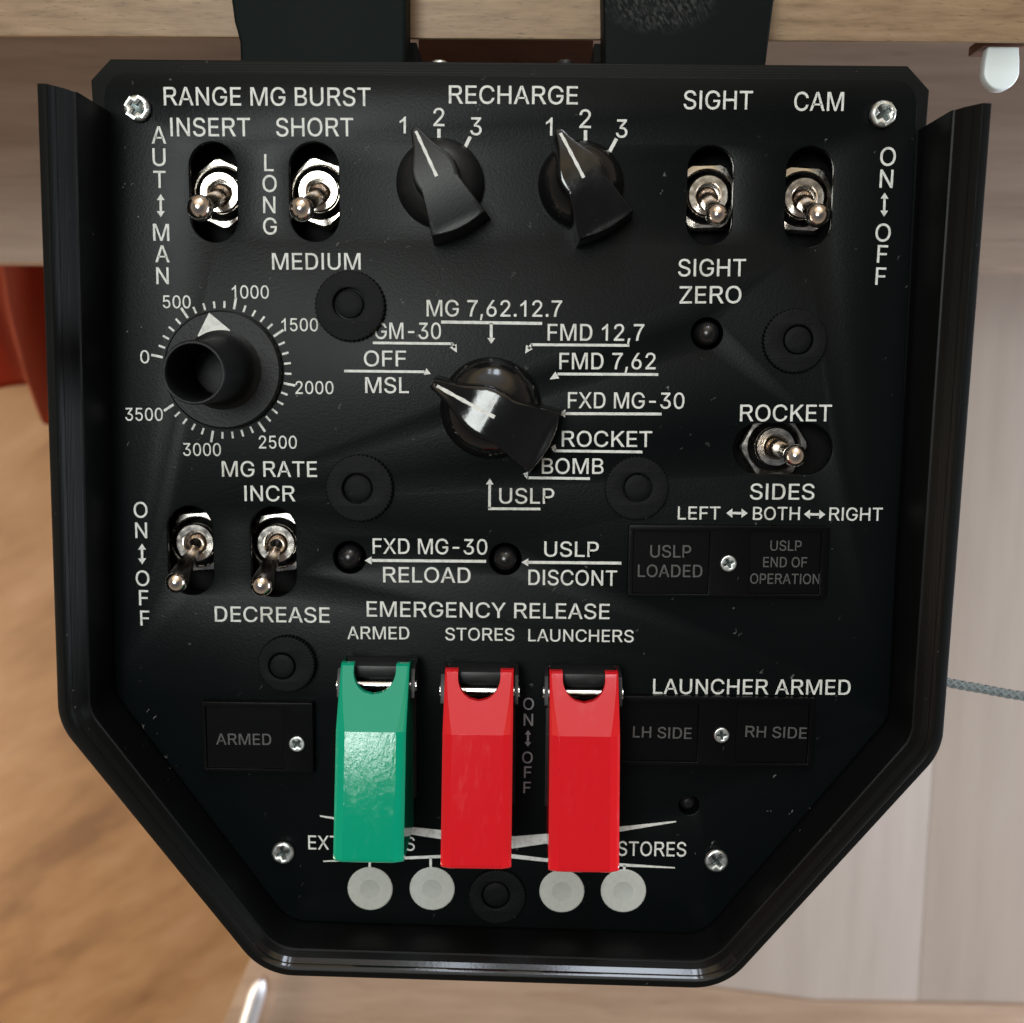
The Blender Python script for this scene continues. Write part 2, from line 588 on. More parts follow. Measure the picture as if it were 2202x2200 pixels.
link('base_board', bs, M_base, cab)

# chrome leg leaning past the base board
l0, l1 = P(562, 2106, zc + 16), P(526, 2225, zc + 16)
dl = l1 - l0
pp = []
for i in range(0, 24):
    t = i / 23 * 2.2
    pp.append((l0.x + dl.x * t, l0.y + dl.y * t, zc + 16))
lg = link('chrome_leg', tube([(p[0], p[1], p[2]) for p in pp], [2.5, 4.6, 5.6] + [6.0] * 21, 20), M_chrome)
tag(lg, 'blurred chrome rod slanting down beside the tan base board', 'metal rod')

# red cloth under the shelf on the left
c0, c1 = P(-120, 540, -520), P(150, 880, -520)
bm = bmesh.new()
nx, ny = 60, 24
g = []
for j in range(ny + 1):
    row = []
    for i in range(nx + 1):
        s, t = i / nx, j / ny
        x = c0.x + (c1.x - c0.x) * s + 10 * t * math.sin(s * 5)
        y = c0.y + 40 + (c1.y - c0.y - 40) * t + 16 * math.sin(s * 7 + 0.6) * t
        z = -520 + 20 * math.sin(s * 13 + 1.6 * t + 0.5) * (0.5 + 0.5 * t) + 6 * math.sin(s * 23 + 1.3 + t) - 60 * t * t
        row.append(bm.verts.new((x, y, z)))
    g.append(row)
for j in range(ny):
    for i in range(nx):
        bm.faces.new((g[j][i], g[j][i + 1], g[j + 1][i + 1], g[j + 1][i]))
ex = bmesh.ops.solidify(bm, geom=bm.faces[:], thickness=4)
cl = link('red_cloth', to_mesh(bm), M_cloth, smooth=180)
tag(cl, 'folded red cloth hanging below the wooden shelf at far left', 'cloth')

# metal tab under the desk edge, top right, its sky reflection painted white
t0 = P(2155, 150, -21)
k = px(2155, 150, -21)
w2 = 39 * k
pts = [(t0.x - w2 * 0.80, t0.y + 62 * k), (t0.x - w2 * 0.95, t0.y + 20 * k)]
pts += [(t0.x + w2 * math.cos(math.radians(a_)), t0.y - 0 + 42 * k * math.sin(math.radians(a_))) for a_ in range(190, 351, 10)]
pts += [(t0.x + w2 * 0.95, t0.y + 20 * k), (t0.x + w2 * 0.80, t0.y + 62 * k)]
tb = link('metal_tab', plate([pts], -24.5, -21, 0.5), M_tab)
tag(tb, 'small rounded metal tab, painted white for its sky reflection, hanging below the desk edge', 'tab')
link('tab_mount', box(t0.x - w2 * 1.2, t0.y + 46 * k, -30, t0.x + w2 * 1.2, t0.y + 68 * k, -20.6, 0.6), M_under, tb)

# grey braided cable coming out from behind the panel
cz = -16
cp = [P(1930, 1442, cz), P(2040, 1468, cz), P(2110, 1481, cz), P(2202, 1497, cz), P(2300, 1503, cz), P(2420, 1500, cz)]
def cr(pts, n=60):
    out = []
    for i in range(len(pts) - 1):
        p0, p1, p2, p3 = pts[max(i - 1, 0)], pts[i], pts[i + 1], pts[min(i + 2, len(pts) - 1)]
        for k_ in range(n):
            t = k_ / n
            out.append(0.5 * ((2 * p1) + (p2 - p0) * t + (2 * p0 - 5 * p1 + 4 * p2 - p3) * t * t + (3 * p1 - p0 - 3 * p2 + p3) * t ** 3))
    return out
path = [Vector((p.x, p.y, cz)) for p in cr([Vector(p) for p in cp], 40)]
ms = [tube(path, 0.85, 10)]
for sgn in (1, -1):
    for kk in range(3):
        hp, L_acc = [], 0.0
        for i, p in enumerate(path):
            if i:
                L_acc += (path[i] - path[i - 1]).length
            d = (path[min(i + 1, len(path) - 1)] - path[max(i - 1, 0)]).normalized()
            a_ = d.cross(Vector((0, 0, 1)))
            b_ = Vector((0, 0, 1))
            th = sgn * L_acc * 0.95 + kk * math.pi * 2 / 3
            hp.append(p + (a_ * math.cos(th) + b_ * math.sin(th)) * 0.92)
        ms.append(tube(hp, 0.40, 6))
cb = link('cable', join(ms), M_cable)
tag(cb, 'grey braided cable running out to the right behind the panel', 'cable')

# ================================================================== THE CONTROL PANEL
panel = bpy.data.objects.new('control_panel', None)
col.objects.link(panel)
panel.location = (-0.005, -0.04, -0.032)
WORLD[panel] = Vector(panel.location)
tag(panel, 'black weapons control panel with toggle switches, knobs and red and green switch guards', 'control panel')

# ---- bezel -------------------------------------------------------
def fillet(pts, radii, n=9):
    out = []
    for i, p in enumerate(pts):
        r = radii[i]
        if r <= 0:
            out.append(Vector(p))
            continue
        p = Vector(p); a = Vector(pts[i - 1]); b = Vector(pts[(i + 1) % len(pts)])
        d1, d2 = (a - p).normalized(), (b - p).normalized()
        ang = d1.angle(d2)
        t = r / math.tan(ang / 2)
        c = p + (d1 + d2).normalized() * (r / math.sin(ang / 2))
        s, e_ = p + d1 * t - c, p + d2 * t - c
        a0 = math.atan2(s.y, s.x)
        da = (math.atan2(e_.y, e_.x) - a0 + math.pi) % (2 * math.pi) - math.pi
        for k_ in range(n + 1):
            out.append(c + r * Vector((math.cos(a0 + da * k_ / n), math.sin(a0 + da * k_ / n))))
    return out

RIM = [(-108.8, 62.0), (-113.4, -86.6), (-65.1, -153.0), (52.0, -154.8), (102.2, -90.6), (101.6, 59.2)]
def rim_z(y):
    """the wall is lower towards the bottom edge"""
    return 1.0 - 0.34 * (62 - y) / 216
rim_out = fillet(RIM, [0, 15, 16, 16, 15, 0])
def inward(path, d):
    out = []
    for i, p in enumerate(path):
        a, b = path[max(i - 1, 0)], path[min(i + 1, len(path) - 1)]
        n1 = (p - a).normalized() if i else None
        n2 = (b - p).normalized() if i < len(path) - 1 else None
        n1, n2 = n1 or n2, n2 or n1
        m1, m2 = Vector((-n1.y, n1.x)), Vector((-n2.y, n2.x))
        m = (m1 + m2).normalized()
        out.append(p + m * (d / max(m.dot(m1), 0.3)))
    return out
prof = [(6.6, -1.5), (6.4, 17.8), (6.15, 18.6), (5.75, 18.75), (5.5, 19.1), (4.75, 21.4), (4.6, 21.6), (3.50, 23.15), (3.44, 23.12), (3.38, 23.3), (2.3, 24.85), (2.1, 24.97), (0.5, 24.8), (0.12, 24.6), (0.0, 24.2), (0.2, -14), (6.6, -14)]
def rim_in(d):
    """inward offset; the wall is thinner along the bottom edge"""
    full = inward(rim_out, d)
    out = []
    for p, q in zip(rim_out, full):
        f = 1.0 if p.y > -78 else max(0.86, 1.0 - 0.14 * (-78 - p.y) / 68)
        out.append(p + (q - p) * f)
    return out
rows_ = [[Vector((q.x, q.y, z * rim_z(q.y) if z > 0 else z)) for q in rim_in(d)] for d, z in prof]
bm = bmesh.new()
vv = [[bm.verts.new(p) for p in r] for r in rows_]
n = len(rim_out)
for k_ in range(len(prof)):
    a, b = vv[k_], vv[(k_ + 1) % len(prof)]
    for i in range(n - 1):
        bm.faces.new((a[i], a[i + 1], b[i + 1], b[i]))
bm.faces.new([r[0] for r in vv])
bm.faces.new([r[-1] for r in vv])
bm.faces.ensure_lookup_table()
me_ = to_mesh(bm)
bezel = link('bezel', me_, M_rim, panel, smooth=24)
me_.materials.append(M_edge)                            # the inner chamfer is glossy
for f_i, pl in enumerate(me_.polygons):
    k_ = f_i // (n - 1)
    if k_ < len(prof) and 6 <= k_ <= 9 and pl.center.y * 1000 + bezel.location.y * 1000 + WORLD[panel].y * 1000 < -141:
        pl.material_index = 1

# toggles: slot centre u,v,w,h ; ring centre ; ball tip ; ball radius px ; long lever?
TOG = [
    (459.0, 413.4, 101, 208, (471.7, 413.4), (431.0, 447.2), 26.5, 0, 0.64, 'bright toggle switch under INSERT'),
    (675.8, 412.8, 105.6, 207, (684.0, 410.5), (649.0, 450.0), 25.0, 0, 0.72, 'bright toggle switch under SHORT'),
    (1527.2, 420.1, 98.4, 207.6, (1523.3, 420.3), (1541.5, 462.0), 22.5, 0, 0.04, 'toggle switch under SIGHT'),
    (1740.4, 423.4, 102, 211.7, (1730.0, 425.5), (1757.8, 463.5), 24.0, 0, -0.05, 'toggle switch under CAM'),
    (1683.0, 965.7, 214, 111, (1668.5, 961.0), (1709.0, 979.5), 23.5, 0, 0.06, 'sideways toggle switch under ROCKET'),
    (409.6, 1184.0, 97, 193, (419.0, 1168.0), (380.5, 1251.5), 22.0, 1, 0.08, 'long toggle switch beside ON and OFF at lower left'),
    (588.0, 1187.0, 97, 196, (593.0, 1170.0), (563.7, 1257.5), 23.0, 1, 0.12, 'long toggle switch under INCR'),
]
slots, wells = [], []
for (u, v, w, h, rc, tip, br, lg_, ro, lb) in TOG:
    c = P(u, v)
    k = px(u, v)
    slots.append(stadium(c, w * k, h * k))
    wells.append(stadium(c, w * k + 9, h * k + 3))
BTN = [(752.0, 1198.7, 35), (1086.5, 1202.3, 34.5), (1520.4, 717.5, 34)]
for (u, v, r) in BTN:
    slots.append(circ(P(u, v), r * px(u, v), 40))
    wells.append(circ(P(u, v), r * px(u, v) + 0.6, 40))
LED = (1481.6, 1732.0, 22)
slots.append(circ(P(*LED[:2]), LED[2] * px(*LED[:2]), 32))
wells.append(circ(P(*LED[:2]), LED[2] * px(*LED[:2]) + 0.5, 32))

inn = rim_in(6.9)
face_out = [Vector((-103.3, 50))] + inn[1:-1] + [Vector((93.6, 50))]
yt = 70.7
tr = fillet([(93.8, 50), (93.8, yt), (-103.4, yt + 0.2), (-103.4, 50)], [0, 6, 6, 0])[1:-1]
face_loop = [(p.x, p.y) for p in inn[1:-1]] + [(p.x, p.y) for p in tr]
face = link('faceplate', plate([face_loop] + slots, -1.6, 0.0, 0.25), M_face, panel, smooth=40)

tray_l = [(p.x, p.y) for p in inward(rim_out, 1.0)[1:-1]]
tray_l += [(97.0, 58), (97.2, 68.6), (91.6, 74.2), (-102.2, 74.6), (-107.2, 69.6), (-107.0, 60)]
tray = link('backing_plate', plate([tray_l] + wells, -13.8, -1.75, 0.5), M_print, panel, smooth=40)
link('rear_housing', plate([[(p.x, p.y) for p in inward(rim_out, 2.5)[1:-1]] + [(98.5, 62), (-105.5, 62)]], -46, -14.2, 1.0), M_cav, panel)

# mounting arms and the screws between them
def arm(pts, z0, z1):
    return plate([[(p.x, p.y) for p in pts]], z0, z1, 0.9, 3)
za = -4.5
for quad in ([(493, -110), (872, -110), (872, 140), (517, 150), (515, 90), (508, 62), (503, 45), (497, 0)],
             [(1296, -110), (1672, -110), (1665, 0), (1655, 78), (1646, 150), (1299, 150)]):
    link('mounting_arm', arm([P(u, v, za) for u, v in quad], -16.5, za), M_arm if quad[0][0] < 900 else M_scuff, panel)
for (u0, u1) in ((868, 906), (1272, 1298)):
    a, b = P(u0, 84, -30), P(u1, 130, -30)
    link('clamp_block', box(a.x, b.y - 4, -58, b.x, ye - 1.0, -17), M_cav, panel)
for (u, v, m_, lb) in ((946, 128, M_zinc, 'bright zinc screw head'), (1215, 127, M_satin, 'black screw head')):
    c = P(u, v, -8)
    Mx = Matrix.Translation((c.x, c.y - 2.0, -6.6)) @ Matrix.Rotation(-math.pi / 2, 4, 'X')
    link('rear_screw', lathe([(0, 1.2), (1.6, 1.15), (2.1, 0.8), (2.3, 0.3), (2.3, -3), (0, -3)], Mx, 24), m_, panel, lb)

# ---- printed lettering -------------------------------------------
GLYPHS = {
    'A': (480, ['16,0 201,509 276,509 463,0 395,0 287,302 282,317 276,334 270,352 264,372 257,394 250,420 241,447 232,478 245,478 236,447 228,419 220,393 213,371 206,351 201,333 195,317 191,302 85,0', '110,142 110,199 370,199 370,142']),
    'B': (456, ['60,0 60,509 241,509 266,508 289,504 310,499 329,491 345,481 359,469 371,456 381,442 388,426 394,410 397,392 398,374 397,358 395,344 392,331 387,320 380,310 373,301 365,293 356,286 347,280 336,275 326,270 315,267 315,262 327,261 339,257 351,252 363,245 374,237 385,227 394,216 402,203 409,189 414,173 417,155 418,136 417,117 413,100 408,83 400,67 390,52 377,39 362,28 344,18 324,10 301,4 275,1 247,0', '125,57 245,57 272,58 296,63 315,70 330,80 341,92 349,105 354,120 355,137 355,149 352,161 348,173 342,184 335,194 327,203 317,211 306,218 293,224 279,228 264,230 248,231 125,231', '125,285 238,285 252,286 265,288 277,291 288,296 299,302 308,309 316,317 323,326 329,337 333,348 335,359 336,372 334,388 330,403 323,417 313,429 299,439 283,446 263,450 240,452 125,452']),
    'C': (510, ['267,-7 235,-5 205,1 177,11 150,25 126,42 104,63 86,88 70,115 57,146 48,179 42,215 40,254 42,293 48,329 57,362 70,393 86,421 104,445 126,466 150,484 177,498 205,508 235,514 267,516 286,515 305,513 323,509 340,504 357,498 373,490 388,481 402,471 415,460 427,447 438,433 448,418 456,402 463,385 469,367 473,348 408,348 405,361 401,373 395,384 389,395 382,404 375,413 366,421 357,428 348,435 337,440 327,445 315,449 304,452 292,454 280,455 267,456 245,454 223,450 203,443 184,432 166,419 150,403 137,385 125,364 116,340 109,314 105,285 103,254 105,223 109,194 116,168 125,145 137,123 151,105 166,89 184,76 203,66 223,59 245,54 267,53 280,53 292,55 304,57 315,60 327,64 337,69 348,74 357,81 366,88 375,96 382,105 389,114 395,125 401,136 405,148 408,160 473,160 469,142 463,124 457,107 448,91 438,76 428,62 416,49 402,38 388,28 373,19 357,11 341,5 323,0 305,-4 286,-6']),
    'D': (502, ['65,0 65,509 238,509 278,507 310,500 339,489 365,474 387,455 407,431 423,404 436,374 445,340 451,302 453,254 451,207 445,169 436,135 423,105 407,78 387,54 365,35 339,20 310,9 278,2 238,0', '131,57 131,452 235,452 268,449 294,442 317,429 337,412 353,390 367,363 376,333 382,298 384,254 382,211 376,176 367,146 353,119 337,97 317,80 294,67 268,60 235,57']),
    'E': (419, ['60,0 60,509 372,509 372,452 125,452 125,286 355,286 355,229 125,229 125,57 375,57 375,0']),
    'F': (410, ['60,0 60,509 369,509 369,452 125,452 125,278 346,278 346,221 125,221 125,0']),
    'G': (520, ['269,-7 236,-5 205,1 176,11 149,25 125,43 104,64 85,88 69,116 57,146 47,179 42,215 40,254 42,293 47,329 57,362 69,393 85,421 103,445 125,466 149,484 175,498 203,508 233,514 265,516 285,515 304,513 322,509 340,504 358,497 374,489 389,480 403,469 416,458 429,445 439,431 449,416 458,401 465,384 470,367 474,349 408,349 404,361 399,372 393,383 387,393 380,403 373,411 365,420 356,427 347,434 337,439 326,444 315,448 304,452 291,454 279,455 265,456 243,454 222,450 202,443 183,432 166,419 150,404 137,385 125,364 116,340 109,314 105,285 103,254 105,223 109,194 116,168 125,145 137,124 151,105 166,90 184,76 203,66 224,59 246,54 269,53 290,54 309,57 328,63 345,71 360,81 374,93 386,107 396,123 404,141 410,160 414,180 415,202 434,199 283,199 283,256 478,256 478,200 476,170 471,141 463,115 451,91 436,69 419,50 399,33 377,19 352,8 326,0 298,-5']),
    'H': (517, ['60,0 60,509 125,509 125,289 392,289 392,509 457,509 457,0 392,0 392,232 125,232 125,0']),
    'I': (197, ['65,0 65,509 132,509 132,0']),
    'K': (480, ['65,0 65,509 132,509 132,262 370,509 462,509 254,298 472,0 386,0 206,252 132,180 132,0']),
    'L': (393, ['60,0 60,509 125,509 125,57 361,57 361,0']),
    'M': (628, ['60,0 60,509 161,509 314,76 467,509 568,509 568,0 503,0 503,426 348,0 287,0 125,433 125,0']),
    'N': (520, ['65,0 65,509 133,509 392,112 392,509 455,509 455,0 388,0 129,398 129,0']),
    'O': (533, ['267,-7 235,-5 205,1 177,11 150,25 126,42 105,63 86,88 70,115 57,146 48,179 42,215 40,254 42,293 48,329 57,362 70,393 86,421 105,445 126,466 150,484 177,498 205,508 235,514 267,516 299,514 329,508 357,498 384,484 408,466 429,445 448,421 464,393 477,362 486,329 491,293 493,254 491,215 486,179 477,146 464,115 448,88 429,63 408,42 384,25 357,11 329,1 299,-5', '267,53 289,54 310,59 330,66 349,76 367,89 383,105 396,123 408,144 418,168 425,194 429,223 430,254 429,286 425,314 418,341 408,365 396,386 383,404 367,420 349,433 330,443 310,450 289,454 267,456 245,454 223,450 203,443 184,433 167,420 151,404 137,385 125,364 116,340 109,314 105,285 103,254 105,223 109,194 116,168 125,144 137,123 151,105 167,89 184,76 203,66 223,59 245,54']),
    'P': (445, ['60,0 60,509 235,509 263,507 289,503 312,497 332,487 350,476 366,462 379,447 390,430 398,411 404,391 407,370 409,348 407,325 404,304 398,284 390,265 379,248 366,233 350,219 332,207 312,198 289,191 263,187 235,186 109,186 109,242 233,242 252,243 269,246 284,250 297,256 308,264 318,272 327,282 333,294 338,306 342,319 344,333 344,348 344,362 342,376 338,389 333,402 326,413 318,423 308,431 297,439 284,444 268,449 251,451 232,452 125,452 125,0']),
    'R': (490, ['65,0 65,509 288,509 322,507 349,501 373,491 393,478 409,461 422,441 431,418 435,392 436,357 432,329 424,306 411,285 395,268 376,254 353,244 326,238 470,0 388,0 262,226 131,226 131,0', '131,282 131,452 285,452 310,450 330,442 345,430 357,414 364,394 366,367 364,340 357,320 345,304 330,292 310,284 285,282']),
    'S': (447, ['224,-9 197,-8 172,-4 149,1 128,9 108,19 91,31 76,45 64,60 54,77 46,96 41,115 38,137 104,137 107,123 110,110 116,98 123,88 132,79 142,71 154,64 166,59 180,55 194,52 209,50 224,49 241,50 257,52 272,55 286,60 299,66 311,74 321,82 329,92 336,102 341,114 345,126 346,139 345,151 342,161 338,171 332,179 325,186 316,193 307,199 296,205 284,209 272,214 259,218 245,222 184,239 154,249 128,260 105,274 86,289 71,307 60,326 54,348 52,372 53,393 58,413 65,431 75,448 87,463 102,476 119,488 138,498 158,506 180,511 203,514 227,516 252,514 275,511 296,505 316,498 334,488 351,476 365,463 377,449 387,433 394,415 399,397 401,378 337,378 334,396 326,412 316,426 302,437 286,447 267,453 247,457 225,459 209,458 194,456 180,452 167,448 156,442 145,435 136,427 129,418 123,409 118,398 116,387 115,376 116,363 119,352 124,342 131,334 139,326 148,319 158,313 169,308 180,304 191,300 202,296 212,293 264,279 276,276 287,272 299,268 312,264 324,258 336,252 347,245 359,238 369,229 379,220 387,209 395,198 401,185 405,171 407,155 408,139 407,118 403,99 396,81 386,64 374,48 360,34 343,21 323,11 302,2 278,-4 252,-8']),
    'T': (449, ['32,452 32,509 417,509 417,452 257,452 257,0 193,0 193,452']),
    'U': (517, ['259,-8 230,-7 203,-2 177,5 154,15 133,28 114,43 98,60 85,80 74,101 66,124 62,148 60,173 60,509 124,509 124,178 125,160 128,144 133,128 141,113 150,99 160,87 173,77 187,68 203,61 220,56 239,53 259,52 279,53 298,56 315,61 331,68 345,77 357,87 368,99 377,113 384,128 389,144 392,160 393,178 393,509 457,509 457,173 456,148 451,124 443,101 433,80 419,60 403,43 384,28 363,15 340,5 315,-2 288,-7']),
    'X': (474, ['18,0 217,284 217,236 29,509 104,509 178,400 185,389 192,379 198,370 204,361 209,353 214,345 219,337 223,329 228,321 233,312 238,302 243,292 232,292 237,302 243,311 247,320 252,329 257,337 261,345 266,353 272,361 278,370 284,379 291,389 298,400 374,509 446,509 259,239 259,287 456,0 382,0 292,129 286,139 279,149 274,157 268,165 263,173 259,180 254,188 250,195 245,203 241,212 236,221 230,231 244,231 239,222 235,213 230,204 225,196 221,189 216,181 211,174 206,166 201,158 195,149 189,139 182,129 91,0']),
    'Y': (472, ['203,0 203,208 16,509 91,509 192,344 200,331 208,318 215,305 222,292 229,279 236,264 243,248 250,230 224,230 231,248 237,265 244,280 251,293 258,306 265,318 273,331 280,344 381,509 455,509 268,208 268,0']),
    'Z': (438, ['42,0 42,46 273,385 281,396 289,408 298,419 306,431 315,442 323,453 332,464 341,476 348,454 332,454 317,453 301,453 285,452 270,452 254,452 238,452 223,452 40,452 40,509 397,509 397,462 169,129 160,117 152,105 143,93 134,81 125,69 116,57 106,45 97,33 90,54 106,55 121,56 137,56 152,57 168,57 183,57 199,57 214,57 399,57 399,0']),
    '0': (453, ['227,-7 199,-5 174,1 151,11 130,24 111,41 95,62 80,86 69,113 60,144 53,178 49,214 48,254 49,294 53,330 60,364 69,395 81,422 95,447 112,467 130,484 151,498 174,508 200,514 227,516 254,514 279,508 302,498 323,484 342,467 358,447 372,422 384,395 393,364 400,330 404,294 405,254 404,214 400,178 393,144 384,113 373,86 359,62 342,41 323,24 302,11 279,1 254,-5', '227,50 245,51 261,56 276,63 290,74 303,87 313,103 323,122 330,144 336,168 340,194 343,223 344,254 343,285 340,314 336,341 330,365 323,387 313,405 303,422 290,435 276,446 261,453 245,458 227,460 209,458 192,453 177,446 163,435 151,422 140,405 131,387 123,365 117,341 113,314 110,285 109,254 110,223 113,194 117,168 123,144 131,122 140,103 151,87 163,74 177,63 192,56 209,51']),
    '1': (400, ['265,0 202,0 202,398 170,372 120,340 78,320 78,380 130,410 180,455 224,511 265,511']),
    '2': (453, ['64,0 64,47 234,229 248,243 261,257 272,270 282,282 291,294 299,305 305,316 311,327 315,337 318,348 320,360 320,371 319,385 317,397 313,408 308,419 301,428 293,436 283,443 273,449 262,454 250,457 237,459 224,460 209,459 196,457 184,453 172,447 162,441 153,433 145,424 139,413 134,402 130,390 128,376 127,362 66,362 67,384 71,405 77,424 86,442 98,459 111,473 126,486 143,496 162,505 182,511 203,514 225,516 247,514 268,511 288,505 306,497 323,486 337,474 350,461 361,445 370,428 376,411 380,392 381,372 380,358 378,345 375,331 371,318 365,304 357,290 347,275 336,259 322,241 306,223 288,202 267,180 153,60 153,57 389,57 389,0']),
    '3': (453, ['218,-7 195,-6 173,-3 152,2 133,10 114,19 98,30 83,43 70,57 60,74 52,91 46,111 44,132 109,132 111,119 115,107 120,97 126,87 134,78 144,71 154,64 165,59 178,55 191,52 204,50 219,50 234,51 248,53 262,56 275,61 287,67 297,74 307,83 315,93 321,104 325,116 328,130 329,145 328,158 326,172 322,184 316,196 308,207 299,217 288,226 275,234 260,240 242,244 223,247 201,248 157,248 157,299 288,448 288,452 70,452 70,509 372,509 372,461 211,278 211,289 239,290 264,288 287,284 308,276 327,265 344,253 359,239 371,222 381,205 387,186 392,166 393,145 392,123 387,103 380,84 370,66 358,50 344,36 327,23 309,12 288,4 266,-2 243,-6']),
    '5': (453, ['221,-7 199,-6 178,-2 159,3 140,11 123,21 108,32 94,45 83,60 73,76 66,93 62,111 60,130 122,130 124,119 127,108 132,98 138,89 145,80 154,73 163,66 173,60 184,56 196,52 208,50 221,50 236,51 250,53 264,58 276,64 288,72 298,82 307,92 314,104 320,117 324,131 327,146 328,162 327,178 324,193 320,208 314,221 306,233 297,244 286,254 275,262 262,269 248,273 233,276 218,277 205,276 192,275 180,272 167,268 156,264 145,258 136,252 128,246 67,253 96,509 366,509 366,452 151,452 134,301 136,301 145,308 155,315 166,320 178,325 190,329 203,331 216,333 229,334 247,333 263,330 279,326 294,321 308,314 321,306 334,296 345,285 355,273 364,260 372,246 379,231 384,215 388,199 390,181 391,163 390,139 385,117 379,95 369,76 357,57 343,41 327,27 309,15 289,6 268,-1 245,-5']),
    '6': (453, ['226,-7 203,-5 182,-1 161,5 142,15 125,26 109,40 96,56 84,74 75,94 69,115 65,138 64,162 65,180 68,199 73,219 80,239 89,261 102,285 118,311 137,340 252,509 322,509 151,261 145,261 149,268 154,275 159,281 165,288 172,293 179,299 187,303 196,307 205,310 214,312 224,314 235,314 257,313 278,309 298,303 316,295 332,284 346,271 359,257 370,240 378,221 384,201 388,180 389,157 388,134 384,112 377,92 368,73 356,55 343,39 327,26 310,14 291,5 271,-2 249,-6', '226,48 241,49 254,52 267,56 279,63 289,70 299,79 307,90 314,101 320,114 324,128 327,142 327,157 327,173 324,187 320,201 314,213 307,225 299,235 289,244 279,251 267,258 254,262 241,264 226,265 212,264 198,262 186,258 174,252 163,244 153,235 145,225 138,214 132,201 128,188 126,174 125,158 126,143 128,128 132,114 138,102 145,90 153,79 163,70 174,63 186,56 198,52 212,49']),
    '7': (430, ['55,448 55,509 390,509 390,458 325,375 268,270 222,140 200,0 132,0 150,125 192,250 246,355 312,448']),
    ',': (188, ['38,-119 68,71 137,71 84,-119']),
    '.': (188, ['95,-4 86,-4 78,-1 70,3 63,9 57,16 53,24 50,32 50,41 50,50 53,59 57,66 63,73 70,79 78,83 86,86 95,87 104,86 113,83 121,79 128,73 134,66 138,59 140,50 141,41 140,32 138,24 134,16 128,9 121,3 113,-1 104,-4']),
    '-': (453, ['337,244 337,188 114,188 114,244']),
    ' ': (188, []),
}

GL = {k: (a, [[tuple(int(q) for q in p.split(',')) for p in l.split()] for l in ls]) for k, (a, ls) in GLYPHS.items()}
CAP, HB = 509.0, 0.0
def fatten(lp, d):
    """clean a glyph loop and push it outwards by d (holes shrink: they wind the other way)"""
    pts = []
    for p in lp:
        if not pts or (Vector(p) - pts[-1]).length > 4.5:
            pts.append(Vector(p))
    if (pts[0] - pts[-1]).length <= 4.5:
        pts.pop()
    n = len(pts)
    out = []
    for i in range(n):
        a = (pts[i] - pts[i - 1]).normalized()
        b = (pts[(i + 1) % n] - pts[i]).normalized()
        na, nb = Vector((-a.y, a.x)), Vector((-b.y, b.x))
        m = na + nb
        if m.length < 0.2:
            m = na
        m.normalize()
        out.append(pts[i] + m * d / max(m.dot(na), 0.55))
    return out
def area(lp):
    return sum(lp[i - 1][0] * lp[i][1] - lp[i][0] * lp[i - 1][1] for i in range(len(lp))) / 2
def inside(p, lp):
    c = False
    for i in range(len(lp)):
        (x0, y0), (x1, y1) = lp[i - 1], lp[i]
        if (y0 > p[1]) != (y1 > p[1]) and p[0] < (x1 - x0) * (p[1] - y0) / (y1 - y0) + x0:
            c = not c
    return c
for k_, (a_, ls_) in GL.items():
    res_ = []
    for i, l in enumerate(ls_):
        hole = sum(inside(l[0], q) for j, q in enumerate(ls_) if j != i) % 2 == 1
        ccw = area(l) > 0
        # left normal points inwards on a ccw loop
        d = 4.0 * (-1 if ccw else 1) * (-1 if hole else 1)
        res_.append(fatten(l, d))
    GL[k_] = (a_, res_)
def text_mesh(s):
    """flat outline letters, cap height 509"""
    cu = bpy.data.curves.new('t', 'CURVE')
    cu.dimensions = '2D'
    cu.fill_mode = 'BOTH'
    x = 0
    for ch in s:
        adv, ls = GL[ch]
        for lp in ls:
            sp_ = cu.splines.new('POLY')
            sp_.points.add(len(lp) - 1)
            for p, q in zip(sp_.points, lp):
                p.co = (q[0] + x, q[1], 0, 1)
            sp_.use_cyclic_u = True
        x += adv
    o = bpy.data.objects.new('t', cu)
    col.objects.link(o)
    dg = bpy.context.evaluated_depsgraph_get()
    me = bpy.data.meshes.new_from_object(o.evaluated_get(dg))
    bpy.data.objects.remove(o)
    bpy.data.curves.remove(cu)
    return me

def word_mesh(s, A, B, cap, z=0.05):
    me = text_mesh(s)
    x0 = min(v.co.x for v in me.vertices)
    x1 = max(v.co.x for v in me.vertices)
    d = B - A
    ex, ln = d.normalized(), d.length
    ey = Vector((-ex.y, ex.x))
    for v in me.vertices:
        p = A + ex * ((v.co.x - x0) / (x1 - x0) * ln) + ey * ((v.co.y - HB) / CAP * cap)
        v.co = (p.x, p.y, z)
    return me

def word(s, a, b, cap, z=0.05, m=None, parent=None, label=None):
    A, B = P(*a, z), P(*b, z)
    me = word_mesh(s, A, B, cap * px(*a, z), z)
    return link('lettering', me, m or M_ink, parent or face, label or ('white lettering reading ' + s), smooth=0)

